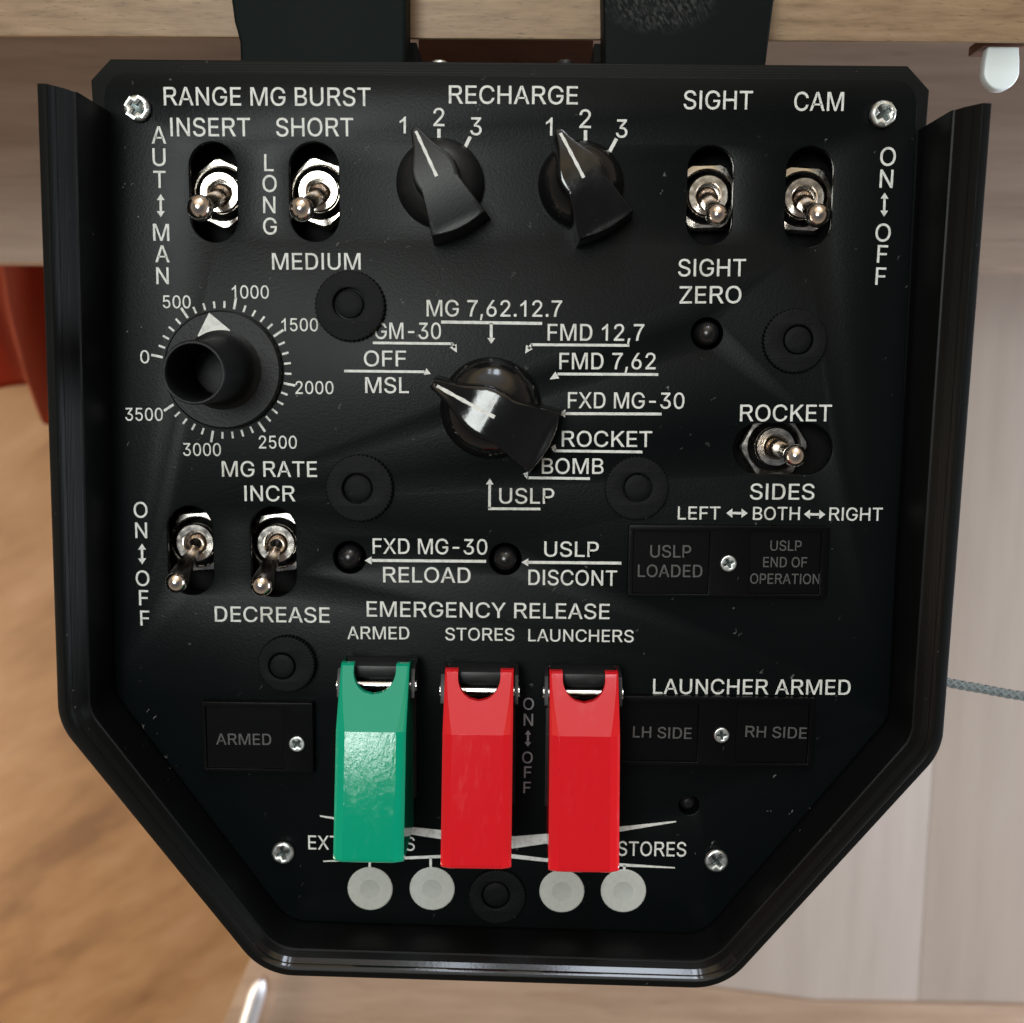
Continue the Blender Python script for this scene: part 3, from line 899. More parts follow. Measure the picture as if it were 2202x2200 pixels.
WHERE = {('SIGHT', 1470): 'white lettering reading SIGHT along the top edge', ('SIGHT', 1458): 'white lettering reading SIGHT above ZERO',
         ('ROCKET', 1591): 'white lettering reading ROCKET above the sideways toggle', ('ROCKET', 1208): 'white lettering reading ROCKET beside the selector knob',
         ('USLP', 1073): 'white lettering reading USLP under the selector knob', ('USLP', 1170): 'white lettering reading USLP above DISCONT',
         ('FXD MG-30', 1221): 'white lettering reading FXD MG-30 beside the selector knob', ('FXD MG-30', 801): 'white lettering reading FXD MG-30 above RELOAD',
         ('EXT STORES', 663): 'white lettering EXT STORES half hidden by the green guard', ('EXT STORES', 1246): 'white lettering STORES half hidden by the right red guard',
         ('ARMED', 747): 'white lettering reading ARMED above the green guard'}
for s, a, b, cap in [
    ('RANGE MG BURST', (352.5, 226.3), (797, 227.9), 37.3), ('INSERT', (366.8, 292.7), (538.4, 293), 37.6),
    ('SHORT', (594, 293), (760, 292.9), 37.6), ('MEDIUM', (585.4, 579.6), (775.7, 579.6), 34.2),
    ('MG RATE', (477.5, 1024.8), (682, 1025.5), 33), ('INCR', (526, 1077.2), (635.5, 1078), 33),
    ('DECREASE', (462, 1336.5), (709.2, 1339), 33), ('RECHARGE', (965.1, 222.4), (1242.3, 224.4), 37),
    ('SIGHT', (1469.7, 234.5), (1618, 235.4), 38), ('CAM', (1707.2, 237.9), (1813.9, 238.4), 38.5),
    ('SIGHT', (1458, 594), (1603.4, 594), 36), ('ZERO', (1461, 652.5), (1593.9, 651.8), 36),
    ('ROCKET', (1591, 905.7), (1788, 905.9), 35.3), ('SIDES', (1612.5, 1073.9), (1750.8, 1074.5), 34),
    ('LEFT', (1457.3, 1117), (1548.6, 1117.3), 28), ('BOTH', (1618.8, 1117.9), (1719.6, 1118.2), 28), ('RIGHT', (1782.7, 1119.2), (1897.3, 1119.9), 28),
    ('MG 7,62.12.7', (917.4, 680), (1208.5, 681.2), 34.2), ('GM-30', (805.6, 728.6), (948.4, 729), 34.2),
    ('OFF', (782.7, 787.6), (873.5, 787.8), 33), ('MSL', (785.4, 845), (879.3, 845.2), 33.4),
    ('FMD 12,7', (1177.5, 732.3), (1385.2, 732.7), 35), ('FMD 7,62', (1202.7, 793.8), (1409.6, 794), 34.5),
    ('FXD MG-30', (1221, 877.5), (1471.4, 878.8), 33.8), ('ROCKET', (1207.8, 960.3), (1401.9, 961), 33.4),
    ('BOMB', (1165, 1018.6), (1297.8, 1019), 33), ('USLP', (1073.4, 1082.6), (1191.8, 1083.2), 33),
    ('FXD MG-30', (801.4, 1190.5), (1047.9, 1192.5), 33), ('RELOAD', (823.9, 1251.9), (1011.8, 1253.4), 33),
    ('USLP', (1170.2, 1196.7), (1287.4, 1197.5), 32.6), ('DISCONT', (1136, 1257.7), (1326.6, 1259.6), 33),
    ('EMERGENCY RELEASE', (788.6, 1325.6), (1310.7, 1331.4), 33), ('ARMED', (747, 1374.1), (880.2, 1374.8), 27.2),
    ('STORES', (957.5, 1376.7), (1106.1, 1377.9), 27.2), ('LAUNCHERS', (1136, 1378.8), (1362.3, 1381), 26.5),
    ('LAUNCHER ARMED', (1404.1, 1491.8), (1828.5, 1494), 32.7),
    ('EXT STORES', (662.9, 1826.3), (892, 1829.5), 31), ('EXT STORES', (1246, 1838.5), (1475.2, 1841.8), 32),
    ('500', (350.5, 662.4), (410.3, 662.8), 26.5), ('1000', (498.8, 641.6), (578.4, 642), 27.2), ('1500', (605.6, 711.9), (684, 712.2), 27),
    ('2000', (635.5, 847), (717.4, 847.3), 27), ('2500', (557, 964.2), (638.6, 964.6), 27), ('3000', (394, 980), (475.5, 980.4), 27),
    ('3500', (269.8, 904.4), (350.5, 904.8), 27), ('0', (302, 781), (321.4, 781.1), 27),
]:
    word(s, a, b, cap, label=WHERE.get((s, round(a[0]))))
for ch, u, v, cap, w in [('1', 866, 286.5, 34, 13.5), ('2', 943.8, 271, 37, 24), ('3', 1023.4, 290.4, 36.5, 24.5),
                         ('1', 1180.6, 291.3, 37, 14), ('2', 1258.2, 275, 38, 25), ('3', 1336.6, 295.8, 37.5, 24.5)]:
    word(ch, (u - w / 2, v), (u + w / 2, v + 0.2), cap)

def arrow2(u0, v0, u1, v1, hw=8.5, hl=13, lw=2.6):
    """double headed arrow"""
    A, B = Vector((u0, v0)), Vector((u1, v1))
    d = (B - A).normalized(); n_ = Vector((-d.y, d.x))
    return [[A, A + d * hl + n_ * hw, A + d * hl - n_ * hw], [B, B - d * hl - n_ * hw, B - d * hl + n_ * hw],
            [A + d * (hl - .5) + n_ * lw, B - d * (hl - .5) + n_ * lw, B - d * (hl - .5) - n_ * lw, A + d * (hl - .5) - n_ * lw]]
def seg(u0, v0, u1, v1, w):
    A, B = Vector((u0, v0)), Vector((u1, v1))
    d = (B - A).normalized(); n_ = Vector((-d.y, d.x)) * w / 2
    return [A + n_, B + n_, B - n_, A - n_]
def head(ut, vt, ub, vb, hw):
    T, B = Vector((ut, vt)), Vector((ub, vb))
    d = (T - B).normalized(); n_ = Vector((-d.y, d.x)) * hw
    return [T, B + n_, B - n_]
def mark(name, pls, m=None, label=None, z=0.05):
    me = polys([[P(p[0], p[1], z) for p in pl] for pl in pls], z)
    return link(name, me, m or M_ink, face, label, smooth=0)

def column(chars, arrow, label, m=None):
    ms = []
    for ch, u, v, cap in chars:
        t = text_mesh(ch)
        w = (max(q.co.x for q in t.vertices) - min(q.co.x for q in t.vertices)) / CAP * cap * 0.98
        bpy.data.meshes.remove(t)
        z = 0.05
        ms.append(word_mesh(ch, P(u - w / 2, v, z), P(u + w / 2, v + 0.4, z), cap * px(u, v), z))
    if arrow:
        ms.append(polys([[P(p[0], p[1], 0.05) for p in pl] for pl in arrow2(*arrow)], 0.05))
    link('lettering', join(ms), m or M_ink, face, label, smooth=0)
column([('A', 342, 308.6, 35.5), ('U', 342.4, 356.4, 36), ('T', 343.5, 403.7, 35), ('M', 347, 517.5, 35), ('A', 349.4, 563.7, 35), ('N', 349.8, 610.6, 35)],
       (345.5, 417.3, 345.8, 467), 'white lettering reading AUT MAN from top to bottom')
column([('L', 578.4, 367.6, 34.5), ('O', 580, 412.3, 34.5), ('N', 579.2, 458, 34.5), ('G', 580.7, 503.9, 34.5)], None, 'white lettering reading LONG from top to bottom')
column([('O', 302.8, 1112.9, 33.5), ('N', 304, 1156.8, 33.5), ('O', 307, 1259.6, 33), ('F', 309.4, 1301.6, 33), ('F', 312, 1345, 32.5)],
       (305.3, 1169, 305.8, 1213.8), 'white lettering reading ON OFF at left from top to bottom')
column([('O', 1908.5, 356, 38), ('N', 1905.2, 403.5, 37.5), ('O', 1898, 518.9, 37), ('F', 1896.5, 564.5, 36.5), ('F', 1893, 612.3, 36.5)],
       (1902.5, 414.3, 1901, 465.8), 'white lettering reading ON OFF at right from top to bottom')
column([('O', 1136.4, 1526, 26), ('N', 1136, 1560.5, 26.5), ('O', 1134, 1641, 25.5), ('F', 1134.5, 1673, 26), ('F', 1133, 1705.6, 25.5)],
       (1135.5, 1570, 1135, 1605.5, 7, 9.5, 2.2), 'white lettering, painted grey for shade, reading ON OFF between the two red guards', M_ink_shaded)

for pls, lb in [
    (arrow2(1561.9, 1103.3, 1607.6, 1103.7, 10, 13), 'two headed arrow between LEFT and BOTH'),
    (arrow2(1728.8, 1105.8, 1774.8, 1106.3, 10, 13), 'two headed arrow between BOTH and RIGHT'),
]:
    mark('arrow', pls, label=lb)
mark('arrow', [seg(948.4, 692.5, 1165.8, 695.6, 6.6), seg(1056.2, 695, 1056.3, 728, 6.2), head(1056.4, 739.6, 1056.4, 727, 8.5)], label='arrow pointing down from the MG 7,62.12.7 underline')
mark('arrow', [seg(801.7, 737.3, 973.5, 739.2, 5.6), seg(971.5, 738, 978, 748, 5.2), head(982.5, 758.5, 974.5, 743.5, 8)], label='arrow from the GM-30 underline')
mark('arrow', [seg(740, 797.8, 913, 799.6, 5.6), head(926, 804, 914, 799, 8)], label='arrow between OFF and MSL')
mark('arrow', [seg(1353.3, 742.8, 1142, 741.2, 5.8), seg(1144, 740, 1136, 750, 5.2), head(1129.2, 760, 1138.5, 746, 8.5)], label='arrow from the FMD 12,7 underline')
mark('arrow', [seg(1415.5, 805.4, 1199, 804.3, 5.8), head(1182, 816, 1198.5, 806.5, 8.5)], label='arrow from the FMD 7,62 underline')
mark('arrow', [seg(1422.6, 890.4, 1214, 889.4, 6), head(1201.5, 889, 1215.5, 889.4, 9)], label='arrow from the FXD MG-30 underline')
mark('arrow', [seg(1381.3, 972, 1192, 969.4, 5.8), seg(1194, 971, 1188, 964, 5), head(1184, 962.5, 1195, 960.5, 5)], label='arrow from the ROCKET underline')
mark('arrow', [seg(1268.7, 1029.3, 1134, 1027.4, 5.6), seg(1136, 1029, 1129, 1021, 5), head(1124, 1019, 1135, 1019.5, 4.5)], label='arrow from the BOMB underline')
mark('arrow', [seg(1162, 1094.6, 1049.6, 1093.8, 5.6), seg(1052.6, 1093, 1053, 1041, 5.6), head(1053.2, 1029.2, 1053, 1042, 8.5)], label='bent arrow beside USLP')
mark('arrow', [seg(1045.2, 1207.2, 797.5, 1205.2, 6.2), head(784, 1205.5, 799, 1205.3, 8.5)], label='arrow above RELOAD')
mark('arrow', [seg(1336.3, 1211, 1134, 1209.3, 6.2), head(1121.5, 1209.2, 1136, 1209.4, 8.5)], label='arrow above DISCONT')
mark('index_mark', [seg(943.8, 277, 943.8, 309, 7.4), seg(1011.3, 293.9, 995.0, 327.5, 7.4)], label='white index lines of the left recharge knob')
mark('index_mark', [seg(1259, 280, 1259, 313.5, 7.4), seg(1325.8, 298, 1305.8, 335.5, 7.4)], label='white index lines of the right recharge knob')

# dial scale round the range knob
DC = P(480.2, 796.6)
tk = []
for i in range(36):
    a_ = math.radians(180 - 11.6 - i * 8.985)
    r0, r1, w = 15.45, 17.15, 0.52
    if i % 5 == 0:
        r1, w = 18.4, 0.6
    d = Vector((math.cos(a_), math.sin(a_))); n_ = Vector((-d.y, d.x)) * w / 2
    tk.append([DC + d * r0 + n_, DC + d * r1 + n_, DC + d * r1 - n_, DC + d * r0 - n_])
link('dial_scale', polys(tk, 0.05), M_ink, face, 'ring of white tick marks round the range knob', smooth=0)

# stylised aircraft outline behind the guards
mark('aircraft_outline', [
    [(688, 1753.2), (860, 1776), (960, 1786), (1060, 1799), (1060, 1828), (960, 1806.5), (860, 1790.5), (688, 1756.2)],
    [(1453.5, 1765.2), (1300, 1781), (1180, 1792.5), (1072, 1801), (1072, 1829), (1180, 1813.5), (1300, 1794), (1453.5, 1768.2)],
    [(695, 1850.8), (800, 1845), (943, 1838.8), (1060, 1831), (1060, 1841.5), (943, 1845.4), (800, 1851), (695, 1853.6)],
    [(1451, 1864.8), (1343, 1857), (1180, 1846.5), (1072, 1833), (1072, 1842.5), (1180, 1854.3), (1343, 1863.6), (1451, 1867.6)],
    seg(926, 1844, 926, 1866, 5.4), seg(1343, 1861, 1342, 1874, 5.4), seg(795, 1849, 795, 1866, 5.4), seg(1209, 1853, 1209, 1872, 5.4)],
    label='white aircraft outline partly hidden by the guards')

# white discs
for (u, v, r) in [(795.7, 1911.7, 48.5), (929.2, 1911.7, 48.5), (1208.3, 1917, 48.3), (1340.7, 1916.3, 48.8)]:
    c = P(u, v, 0.35)
    R_ = r * px(u, v)
    d_ = link('white_disc', lathe([(2.6, 0.30), (R_ - 0.25, 0.38), (R_, 0.2), (R_, 0.0)], at(c), 28), M_disc, face)
    link('disc_centre', lathe([(0, 0.16), (1.9, 0.16), (2.6, 0.30)], at(c), 24), M_discc, d_)

# ---- screws ------------------------------------------------------
def cross(c, L_, w, a0):
    out = []
    for k_ in range(4):
        a_ = a0 + k_ * math.pi / 2
        d = Vector((math.cos(a_), math.sin(a_))); n_ = Vector((-d.y, d.x))
        C_ = Vector(c)
        out += [C_ + d * L_ - n_ * w, C_ + d * L_ + n_ * w, C_ + (d + n_) * w * 1.25]
    return [(p.x, p.y) for p in out]
def screw(u, v, rp_, a0, z, hgt, parent, label=None):
    k = px(u, v, z + hgt)
    c = P(u, v, z + hgt)
    r = rp_ * k
    me = plate([circ(c, r, 36), cross(c, r * 0.56, r * 0.115, a0)], z, z + hgt, min(r * 0.30, hgt * 0.45), 4)
    o = link('screw', me, M_zinc, parent, label, smooth=50)
    link('cross_recess', lathe([(0, z + 0.3 * hgt), (r * 0.62, z + 0.5 * hgt)], at(c), 16), M_recess, o)
    return o
screw(292, 231, 27.5, 0.95, 0, 2.2, panel)
screw(1901.5, 243, 28.5, 0.6, 0, 2.2, panel)
screw(607.5, 1836.5, 24.5, 0.3, 0, 1.6, panel)
screw(1541.5, 1853.5, 25.5, 0.75, 0, 1.6, panel)

# ---- fastener caps (round washers) -------------------------------
def cap_nut(u, v, rp_, hgt, ui, vi, ri, label, inner_h):
    c = P(u, v, hgt)
    r = rp_ * px(u, v, hgt)
    gear = []
    for i in range(144):
        a_ = 2 * math.pi * i / 144
        rr = r - (0.30 if i % 3 == 0 else 0.0)
        gear.append((c.x + rr * math.cos(a_), c.y + rr * math.sin(a_)))
    ci = P(ui, vi, hgt)
    rin = ri * px(u, v, hgt)
    o = link('fastener_cap', plate([gear, circ(ci, rin, 40)], 0, hgt, 0.34), M_rub, panel, label, smooth=40)
    link('cap_insert', lathe([(0, inner_h + 0.1), (rin * 0.4, inner_h + 0.05), (rin * 0.8, inner_h), (rin - 0.42, inner_h - 0.15), (rin - 0.3, 0.1)], at(ci), 32), M_rub, o)
for args in [(752, 658, 76, 2.0, 749, 653, 33.5, 'black knurled cap below MEDIUM', 1.3), (772, 1050.5, 73, 2.0, 768, 1051, 32.5, 'black knurled cap at the left of USLP', 1.0),
             (1369.5, 1051, 69.5, 1.5, 1371, 1049, 31, 'black knurled cap below the ROCKET arrow', 1.3), (1711, 733, 69.5, 2.6, 1717, 731, 32, 'black knurled cap at the right of the zero button', 2.3),
             (615, 1430, 62, 2.8, 606, 1433, 29, 'black knurled cap below DECREASE', 2.9), (1069, 1930, 62, 1.4, 1066, 1926, 30, 'black knurled cap between the white discs', 1.1)]:
    cap_nut(*args)

# ---- push buttons ------------------------------------------------
for (u, v, r), lb in zip(BTN, ('black push button at the left of RELOAD', 'black push button at the left of DISCONT', 'black push button below ZERO')):
    c = P(u, v, 0)
    k = px(u, v)
    rb = 25.5 * k
    link('push_button', lathe([(0, 2.7), (rb * 0.45, 2.45), (rb * 0.8, 1.7), (rb, 0.4), (rb, -8), (0, -8)], at(c), 32), M_btn, panel, lb)
c = P(*LED[:2])
link('indicator_lamp', lathe([(0, -1.0), (1.2, -1.3), (2.0, -2.2), (2.2, -4), (2.2, -9), (0, -9)], at(c), 28), M_btn, panel, 'tiny dark recessed lamp at lower right')

# ---- toggle switches ---------------------------------------------
for (u, v, w, h, rc, tip, br, long_, ro, lb) in TOG:
    c = P(rc[0], rc[1], -5.0)
    Rb, Ri = 5.15, 3.05
    prof_t = [(Ri, -9), (Ri, -5.3), (Ri + 0.25, -5.0), (Rb - 0.35, -5.0), (Rb, -5.3), (Rb, -5.5), (Rb - 0.4, -5.8), (Rb - 0.1, -6.2), (Rb - 0.4, -6.6), (Rb - 0.1, -7.0), (Rb - 0.4, -7.4), (Rb - 0.4, -13), (Ri, -13)]
    bush = lathe(prof_t, at(c), 56, closed=True)
    well = lathe([(0, -8.6), (Ri, -8.6)], at(c), 24)
    tg = link('toggle_switch', join([bush, well]), M_nickel, panel, lb)
    # hex nut with chamfered top
    n_ = 72
    hexl = lambda f, z: [Vector((c.x + f(2 * math.pi * i / n_) * math.cos(2 * math.pi * i / n_ + ro), c.y + f(2 * math.pi * i / n_) * math.sin(2 * math.pi * i / n_ + ro), z)) for i in range(n_)]
    rh = lambda a_: 8.0 / math.cos((a_ % (math.pi / 3)) - math.pi / 6)
    bm = bmesh.new()
    lps = [hexl(lambda a_: 6.5, -11), hexl(rh, -11), hexl(rh, -7.9), hexl(lambda a_: min(rh(a_) - 0.12, 8.95), -7.4), hexl(lambda a_: min(rh(a_) - 0.5, 8.3), -7.1), hexl(lambda a_: 6.9, -7.05), hexl(lambda a_: 6.5, -7.5)]
    vv = [[bm.verts.new(p) for p in lp] for lp in lps]
    for a, b in zip(vv, vv[1:] + vv[:1]):
        for i in range(n_):
            bm.faces.new((a[i], a[(i + 1) % n_], b[(i + 1) % n_], b[i]))
    link('hex_nut', to_mesh(bm), M_nickel, tg, smooth=25)
    zt = 11.0
    T = P(tip[0], tip[1], zt)
    A, B = Vector((c.x, c.y, -8.4)), Vector((T.x, T.y, zt))
    D = B - A
    ln = D.length
    rbp = 1.07 * br * px(tip[0], tip[1], zt)
    if long_:
        pr = [(0, 0), (2.7, 0.2), (2.75, 1.8), (2.3, 3.3), (1.55, 4.4), (1.5, 5.4), (1.75, 7.5), (2.0, 11), (rbp - 0.08, ln - 2.0)]
    else:
        pr = [(0, 0), (2.75, 0.2), (2.8, 1.6), (2.45, 2.8), (2.0, 3.6), (1.95, 4.3), (2.1, 4.6), (1.95, 7), (1.75, ln - 4.2), (1.55, ln - 2.6)]
        a0 = math.asin(min(0.99, 1.55 / rbp))
        for t in (math.pi - a0, math.pi - a0 - 0.25, math.pi - a0 - 0.5):
            pr.append((rbp * math.sin(t), ln + rbp * math.cos(t)))
    for t in [i * math.pi / 2 / 10 for i in range(10, -1, -1)]:
        pr.append((rbp * math.sin(t), ln + rbp * math.cos(t)))
    pr[-1] = (0, ln + rbp)
    Ml = Matrix.Translation(A) @ D.to_track_quat('Z', 'Y').to_matrix().to_4x4()
    link('lever', lathe(pr, Ml, 32), M_lever, tg, smooth=40)

# ---- chicken head knobs ------------------------------------------
OUT = [(-11.2, 0.55), (-10.7, 1.0), (-9, 1.6), (-7.5, 2.2), (-6, 3.0), (-4.5, 4.0), (-3, 4.85), (-1.5, 5.25), (0, 5.3), (1.2, 5.1), (2.2, 4.9), (3.2, 5.0), (4.5, 5.3), (6, 5.62), (8, 6.07), (10, 6.52), (12.2, 7.0)]
def chicken(u, v, ang, sc, rbase, m, label, h=13.0, nose=1.1, curve=0.010, cb_=None):
    c = P(u, v, 0)
    c0_ = P(*cb_, 0) if cb_ else c
    ax = Vector((math.cos(ang), math.sin(ang)))       # from centre towards the nose
    nn = Vector((-ax.y, ax.x))
    base = lathe([(0, 0.0), (rbase - 0.3, 0.0), (rbase, 0.4), (rbase, 2.2), (rbase - 0.25, 3.0), (rbase * 0.90, 4.8), (rbase * 0.78, 6.4), (rbase * 0.6, 7.6), (rbase * 0.3, 8.3), (0, 8.4)], at(c0_), 64)
    # finer outline
    prs = []
    for (a, b) in zip(OUT[:-1], OUT[1:]):
        for t in (0, 0.5):
            prs.append((a[0] + (b[0] - a[0]) * t, a[1] + (b[1] - a[1]) * t))
    prs.append(OUT[-1])
    def ztop(uu):
        return h - curve * (uu * nose if uu < 0 else uu) ** 2
    def pt(uu, ww, z):
        p = c - ax * ((uu * nose if uu < 0 else uu) * sc) + nn * (ww * sc)
        return Vector((p.x, p.y, z))
    bm = bmesh.new()
    tailN = 6
    def ring(grow, zf, push, mul=1.0):
        L_ = [pt(uu * (1 + push) if uu < 0 else uu + push * 10, (ww + grow) * mul, zf(uu)) for uu, ww in prs]
        tail = []
        ue, we = prs[-1]
        for k_ in range(1, tailN):
            f = k_ / tailN
            ww = (we + grow) * mul * (1 - 2 * f)
            tail.append(pt(ue + push * 10 + 1.1 * math.sin(math.pi * f), ww, zf(ue)))
        R_ = [pt(uu * (1 + push) if uu < 0 else uu + push * 10, -(ww + grow) * mul, zf(uu)) for uu, ww in prs]
        return L_, tail, R_
    specs = [(0.75, lambda q: 0.2, 0.055), (0.35, lambda q: ztop(q) * 0.6, 0.03), (0.0, lambda q: ztop(q) - 0.55, 0.0), (-0.14, lambda q: ztop(q) - 0.16, -0.012), (-0.40, lambda q: ztop(q), -0.03), (-0.42, lambda q: ztop(q) + 0.005, -0.045, 0.86), (-0.42, lambda q: ztop(q) + 0.01, -0.06, 0.45)]
    loops = []
    for gsp in specs:
        L_, t_, R_ = ring(*gsp)
        loops.append([bm.verts.new(p) for p in (L_ + t_ + R_[::-1])])
    n_ = len(loops[0])
    for a, b in zip(loops[:-1], loops[1:]):
        for i in range(n_):
            bm.faces.new((a[i], a[(i + 1) % n_], b[(i + 1) % n_], b[i]))
    top = loops[-1]
    np_ = len(prs)
    for i in range(np_ - 1):
        bm.faces.new((top[i], top[i + 1], top[n_ - 2 - i], top[n_ - 1 - i]))
    bm.faces.new([top[np_ - 1]] + top[np_:np_ + tailN - 1] + [top[np_ + tailN - 1]])
    body = to_mesh(bm)
    o = link('rotary_knob', join([base, body]), m, panel, label, smooth=32)
    # inlaid white pointer line
    bm = bmesh.new()
    pa = []
    for k_ in range(14):
        uu = -10.2 + 10.6 * k_ / 13
        wl = 0.36 - 0.06 * math.sin(k_ * 1.9)
        pa.append((bm.verts.new(pt(uu, wl, ztop(uu) + 0.07)), bm.verts.new(pt(uu, -wl, ztop(uu) + 0.07))))
    for a, b in zip(pa[:-1], pa[1:]):
        bm.faces.new((a[0], b[0], b[1], a[1]))
    link('pointer_line', to_mesh(bm), M_ink, o, smooth=0)
chicken(946.9, 396.5, math.radians(90 + 25.5), 0.99, 10.6, M_satin, 'left recharge knob turned to 1')
chicken(1247.5, 399.5, math.radians(90 + 28.5), 1.0, 10.4, M_knob, 'right recharge knob turned to 1, glossier')
chicken(1064.0, 890.0, math.radians(180 - 27.2), 1.15, 12.6, M_knob, 'large glossy weapon selector knob turned to OFF', 15.0, 1.31, 0.020, (1055, 877))

# ---- range knob --------------------------------------------------
hd = 2.4
c = P(480.5, 795.5, 1.0)
rd = 14.7
rk = link('range_knob', lathe([(0, hd), (rd - 0.5, hd), (rd, hd - 0.5), (rd, 0.0), (0, 0.0)], at(c), 96), M_tube, panel, 'tall tubular range knob on a flat disc')
zt = 26.0
ct = P(415.5, 801.5, zt)
rt = 69.0 * px(415, 800, zt)
ri_ = 61.0 * px(415, 800, zt)
lps = []
for z, r in ((hd, rt + 2.6), (hd + 0.5, rt + 1.7), (hd + 1.6, rt + 0.9), (hd + 4, rt + 0.35), (zt - 2, rt + 0.05), (zt - 0.5, rt), (zt, rt - 0.3), (zt, ri_ + 0.2), (zt - 0.3, ri_), (3.4, ri_ - 0.2), (3.2, ri_ - 0.6)):
    f = (z - hd) / (zt - hd)
    cc = c.lerp(ct, f)
    lps.append([Vector((cc.x + r * math.cos(2 * math.pi * i / 64), cc.y + r * math.sin(2 * math.pi * i / 64), z)) for i in range(64)])
link('knob_tube', loft(lps, False, True), M_tube, rk, smooth=50)
tri = [P(449.5, 672.5, hd), P(471, 690, hd), P(495, 710, hd), P(493, 714, hd), P(430, 727, hd), P(425, 722, hd)]
link('pointer_mark', polys([tri], hd + 0.06), M_ink, rk, 'white triangle painted on the disc', smooth=0)

# ---- indicator windows -------------------------------------------
def indicator(fr, wins, scr, label, hgt=2.2):
    """fr: outer frame u0,v0,u1,v1 ; wins: list of (u0,v0,u1,v1,[(text,ul,vl,ur,vr,cap)])"""
    a, b = P(fr[0], fr[3], hgt), P(fr[2], fr[1], hgt)
    loops = [rect(a.x, a.y, b.x, b.y, 0.5, 3)]
    inner = []
    for w in wins:
        p, q = P(w[0], w[3], hgt), P(w[2], w[1], hgt)
        inner.append((p, q))
        loops.append(rect(p.x, p.y, q.x, q.y))
    o = link('indicator_frame', plate(loops, 0, hgt, 0.16), M_lens, panel, label, smooth=40)
    for w, (p, q) in zip(wins, inner):
        zl = hgt - 0.75
        link('indicator_window', box(p.x + 0.05, p.y + 0.05, 0.05, q.x - 0.05, q.y - 0.05, zl), M_lens, o)
        for (s, ul, vl, ur, vr, cap) in w[4]:
            word(s, (ul, vl), (ur, vr), cap, zl + 0.05, M_dim, o, 'dark grey lettering reading ' + s)
    screw(scr[0], scr[1], scr[2], scr[3], hgt, 0.8, o)
indicator((1348.5, 1133, 1786, 1283), [(1360, 1144, 1527, 1276, [('USLP', 1398, 1198.5, 1485.8, 1199, 26.6), ('LOADED', 1371.4, 1240.5, 1510, 1241.2, 26.6)]),
          (1609, 1144, 1768, 1277, [('USLP', 1656.2, 1184, 1723.5, 1184.4, 22), ('END OF', 1640.8, 1219.5, 1735, 1220, 22), ('OPERATION', 1612.8, 1255, 1762.2, 1256, 22)])],
          (1567, 1212.4, 18, 0.4), 'black indicator pair reading USLP LOADED and USLP END OF OPERATION')
indicator((1318, 1502, 1755, 1647), [(1332, 1514, 1503, 1637, [('LH SIDE', 1360.7, 1585.5, 1486.7, 1589, 24.5)]),
          (1580, 1513, 1742, 1641, [('RH SIDE', 1602.5, 1584.6, 1734.2, 1588.5, 24.5)])], (1552, 1582, 17, 0.1), 'black indicator pair reading LH SIDE and RH SIDE')
indicator((436, 1512, 672, 1661), [(444.5, 1522, 607.5, 1652, [('ARMED', 465, 1601.2, 583.5, 1601.8, 24.3)])], (637.8, 1601, 17.5, 0.9), 'black indicator reading ARMED', 2.6)

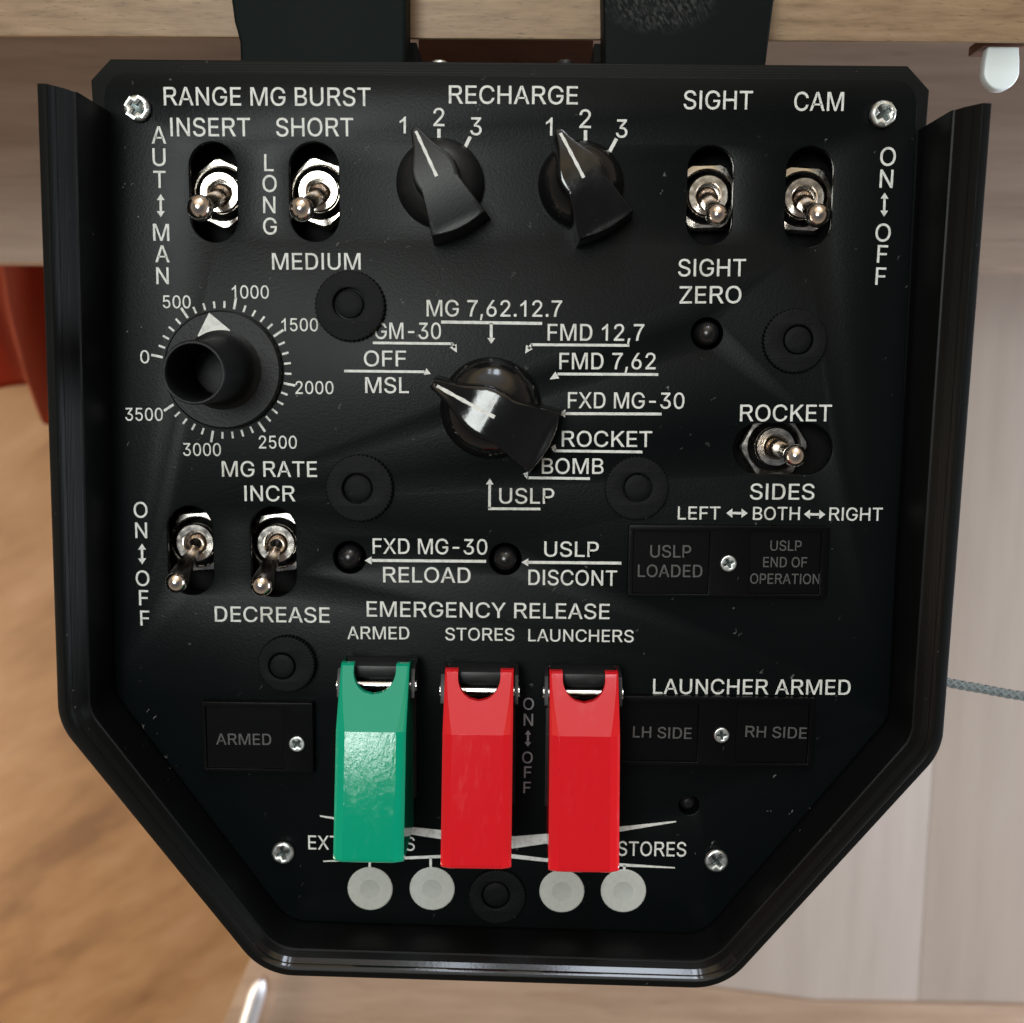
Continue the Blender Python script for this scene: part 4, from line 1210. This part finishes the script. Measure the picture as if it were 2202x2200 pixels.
# ---- guarded switches --------------------------------------------
def guard(cx, vt, vb, ve, m, label, clabel):
    hw = 8.5
    yh, yb, ye_ = P(1050, vt, 12.5).y, P(1050, vb, 21.5).y, P(1050, ve, 27.5).y
    # black hinge bracket with two ears and a base strip under the cover
    z_p = 9.3
    y_p = P(1050, vt + 45, z_p).y
    ms = [box(cx - hw - 0.6, ye_ + 6, 0.0, cx + hw + 0.6, yh - 1.5, 1.6, 0.3),
          box(cx - hw + 0.2, yh - 4.4, 1.3, cx + hw - 0.2, yh - 1.2, 9.8, 0.7),
          box(cx - 5.2, yh - 9, 1.3, cx + 5.2, yh - 4.6, 5.0, 0.5)]
    for s in (-1, 1):
        ear = [(y_p - 3.6, 1.4), (yh - 1.3, 1.4), (yh - 1.3, 8.6), (yh - 1.8, 10.2), (y_p + 1.2, 11.8), (y_p - 2.4, 12.2), (y_p - 3.6, 10.4)]
        x0, x1 = (cx + s * (hw + 0.25), cx + s * (hw + 1.15))
        ms.append(loft([[Vector((x0, y, z)) for y, z in ear], [Vector((x1, y, z)) for y, z in ear]]))
    br = link('switch_guard', join(ms), M_satin, panel, label, smooth=30)
    # pin
    Mp = Matrix.Translation((cx - hw - 1.5, y_p, z_p)) @ Matrix.Rotation(math.pi / 2, 4, 'Y')
    Lp = 2 * hw + 3.0
    link('hinge_pin', lathe([(0, -0.3), (1.1, -0.2), (1.5, 0.0), (1.5, 0.4), (1.15, 0.5), (1.15, Lp - 0.5), (1.5, Lp - 0.4), (1.5, Lp), (1.1, Lp + 0.2), (0, Lp + 0.3)], Mp, 24), M_pin, br)
    # the coloured cover
    secs = []
    nh = 5.25                                            # half width of the notch
    nd = 6.6                                             # depth of the notch
    def zc_(y):
        if y > yb:
            return 12.5 + (21.5 - 12.5) * (yh - y) / (yh - yb)
        return 21.5 + (27.5 - 21.5) * (yb - y) / (yb - ye_)
    ysl = [yh, yh - 0.4, yh - 1.0]
    for i in range(1, 13):
        ysl.append(yh - 1.0 - (nd - 1.0) * i / 12)
    ysl += [yh - nd - 0.01]
    ysl += [yh - nd + (yb - yh + nd) * t for t in (0.33, 0.66)] + [yb + 0.5, yb, yb - 0.5]
    ysl += [yb + (ye_ - yb) * t for t in (0.2, 0.4, 0.6, 0.8, 0.93)]
    tail = [(0.0, 0.0), (0.45, 0.10), (0.85, 0.40), (1.10, 0.85), (1.2, 1.4)]
    bm = bmesh.new()
    rows = []
    allsec = [(y, 0.0) for y in ysl] + [(ye_ + 1.2 - a, b) for a, b in tail]
    for y, drop in allsec:
        zt_ = zc_(y) - drop
        if y > yh - 0.5:
            zt_ -= 0.5 * ((y - (yh - 0.5)) / 0.5) ** 2
        ch = 0.5 + (2.3 - 0.5) * min(1, max(0, (yh - y) / (yh - yb))) ** 1.6
        cv = 0.35 + (1.05 - 0.35) * min(1, max(0, (yh - y) / (yh - yb))) ** 1.6
        f = (yh - y) / nd
        h_ = 0.0
        if f < 1:
            h_ = nh * (1 if f < 0.22 else math.sqrt(max(0, 1 - ((f - 0.22) / 0.78) ** 2)))
            h_ = max(h_, 0.02) if f < 1 else 0
        zb = 3.2
        if y > yb:                                     # side skirt rises towards the hinge
            zb = 3.2 + 2.2 * (y - yb) / (yh - yb)
        rows.append((h_, [bm.verts.new(p) for p in (
            (cx - hw, y, zb), (cx - hw, y, zt_ - cv - 0.0), (cx - hw + ch * 0.28, y, zt_ - cv * 0.55), (cx - hw + ch, y, zt_),
            (cx - max(h_, 0.0), y, zt_), (cx + max(h_, 0.0), y, zt_),
            (cx + hw - ch, y, zt_), (cx + hw - ch * 0.28, y, zt_ - cv * 0.55), (cx + hw, y, zt_ - cv), (cx + hw, y, zb))]))
    for (h0, a), (h1, b) in zip(rows[:-1], rows[1:]):
        for i in range(9):
            if i == 4:
                continue
            bm.faces.new((a[i], a[i + 1], b[i + 1], b[i]))
    # notch edge wall
    low = {}
    def lowv(v):
        if v not in low:
            low[v] = bm.verts.new((v.co.x, v.co.y, v.co.z - 1.7))
        return low[v]
    for (h0, a), (h1, b) in zip(rows[:-1], rows[1:]):
        if h0 > 0:
            bm.faces.new((a[4], b[4], lowv(b[4]), lowv(a[4])))
            bm.faces.new((a[5], b[5], lowv(b[5]), lowv(a[5])))
    fr = rows[0][1]
    for (i0, i1) in ((3, 4), (5, 6)):
        bm.faces.new((fr[i0], fr[i1], lowv(fr[i1]), lowv(fr[i0])))
    for (i0, i1, i2) in ((3, 2, 1), (6, 7, 8)):
        bm.faces.new((fr[i0], fr[i1], fr[i2], lowv(fr[i2]), lowv(fr[i0])))
    bm.faces.new(rows[-1][1])
    bmesh.ops.remove_doubles(bm, verts=bm.verts, dist=0.004)
    bmesh.ops.solidify(bm, geom=[], thickness=0)
    bevelmod(link('guard_cover', to_mesh(bm), m, br, clabel, smooth=11), 0.22, 2, 9)
guard(-36.5, 1431, 1578, 1863, M_green, 'green guarded switch under ARMED', 'green flip cover')
guard(-10.65, 1441.5, 1581, 1873, M_red, 'red guarded switch under STORES', 'red flip cover')
guard(15.25, 1443, 1581, 1877, M_red, 'red guarded switch under LAUNCHERS', 'red flip cover')
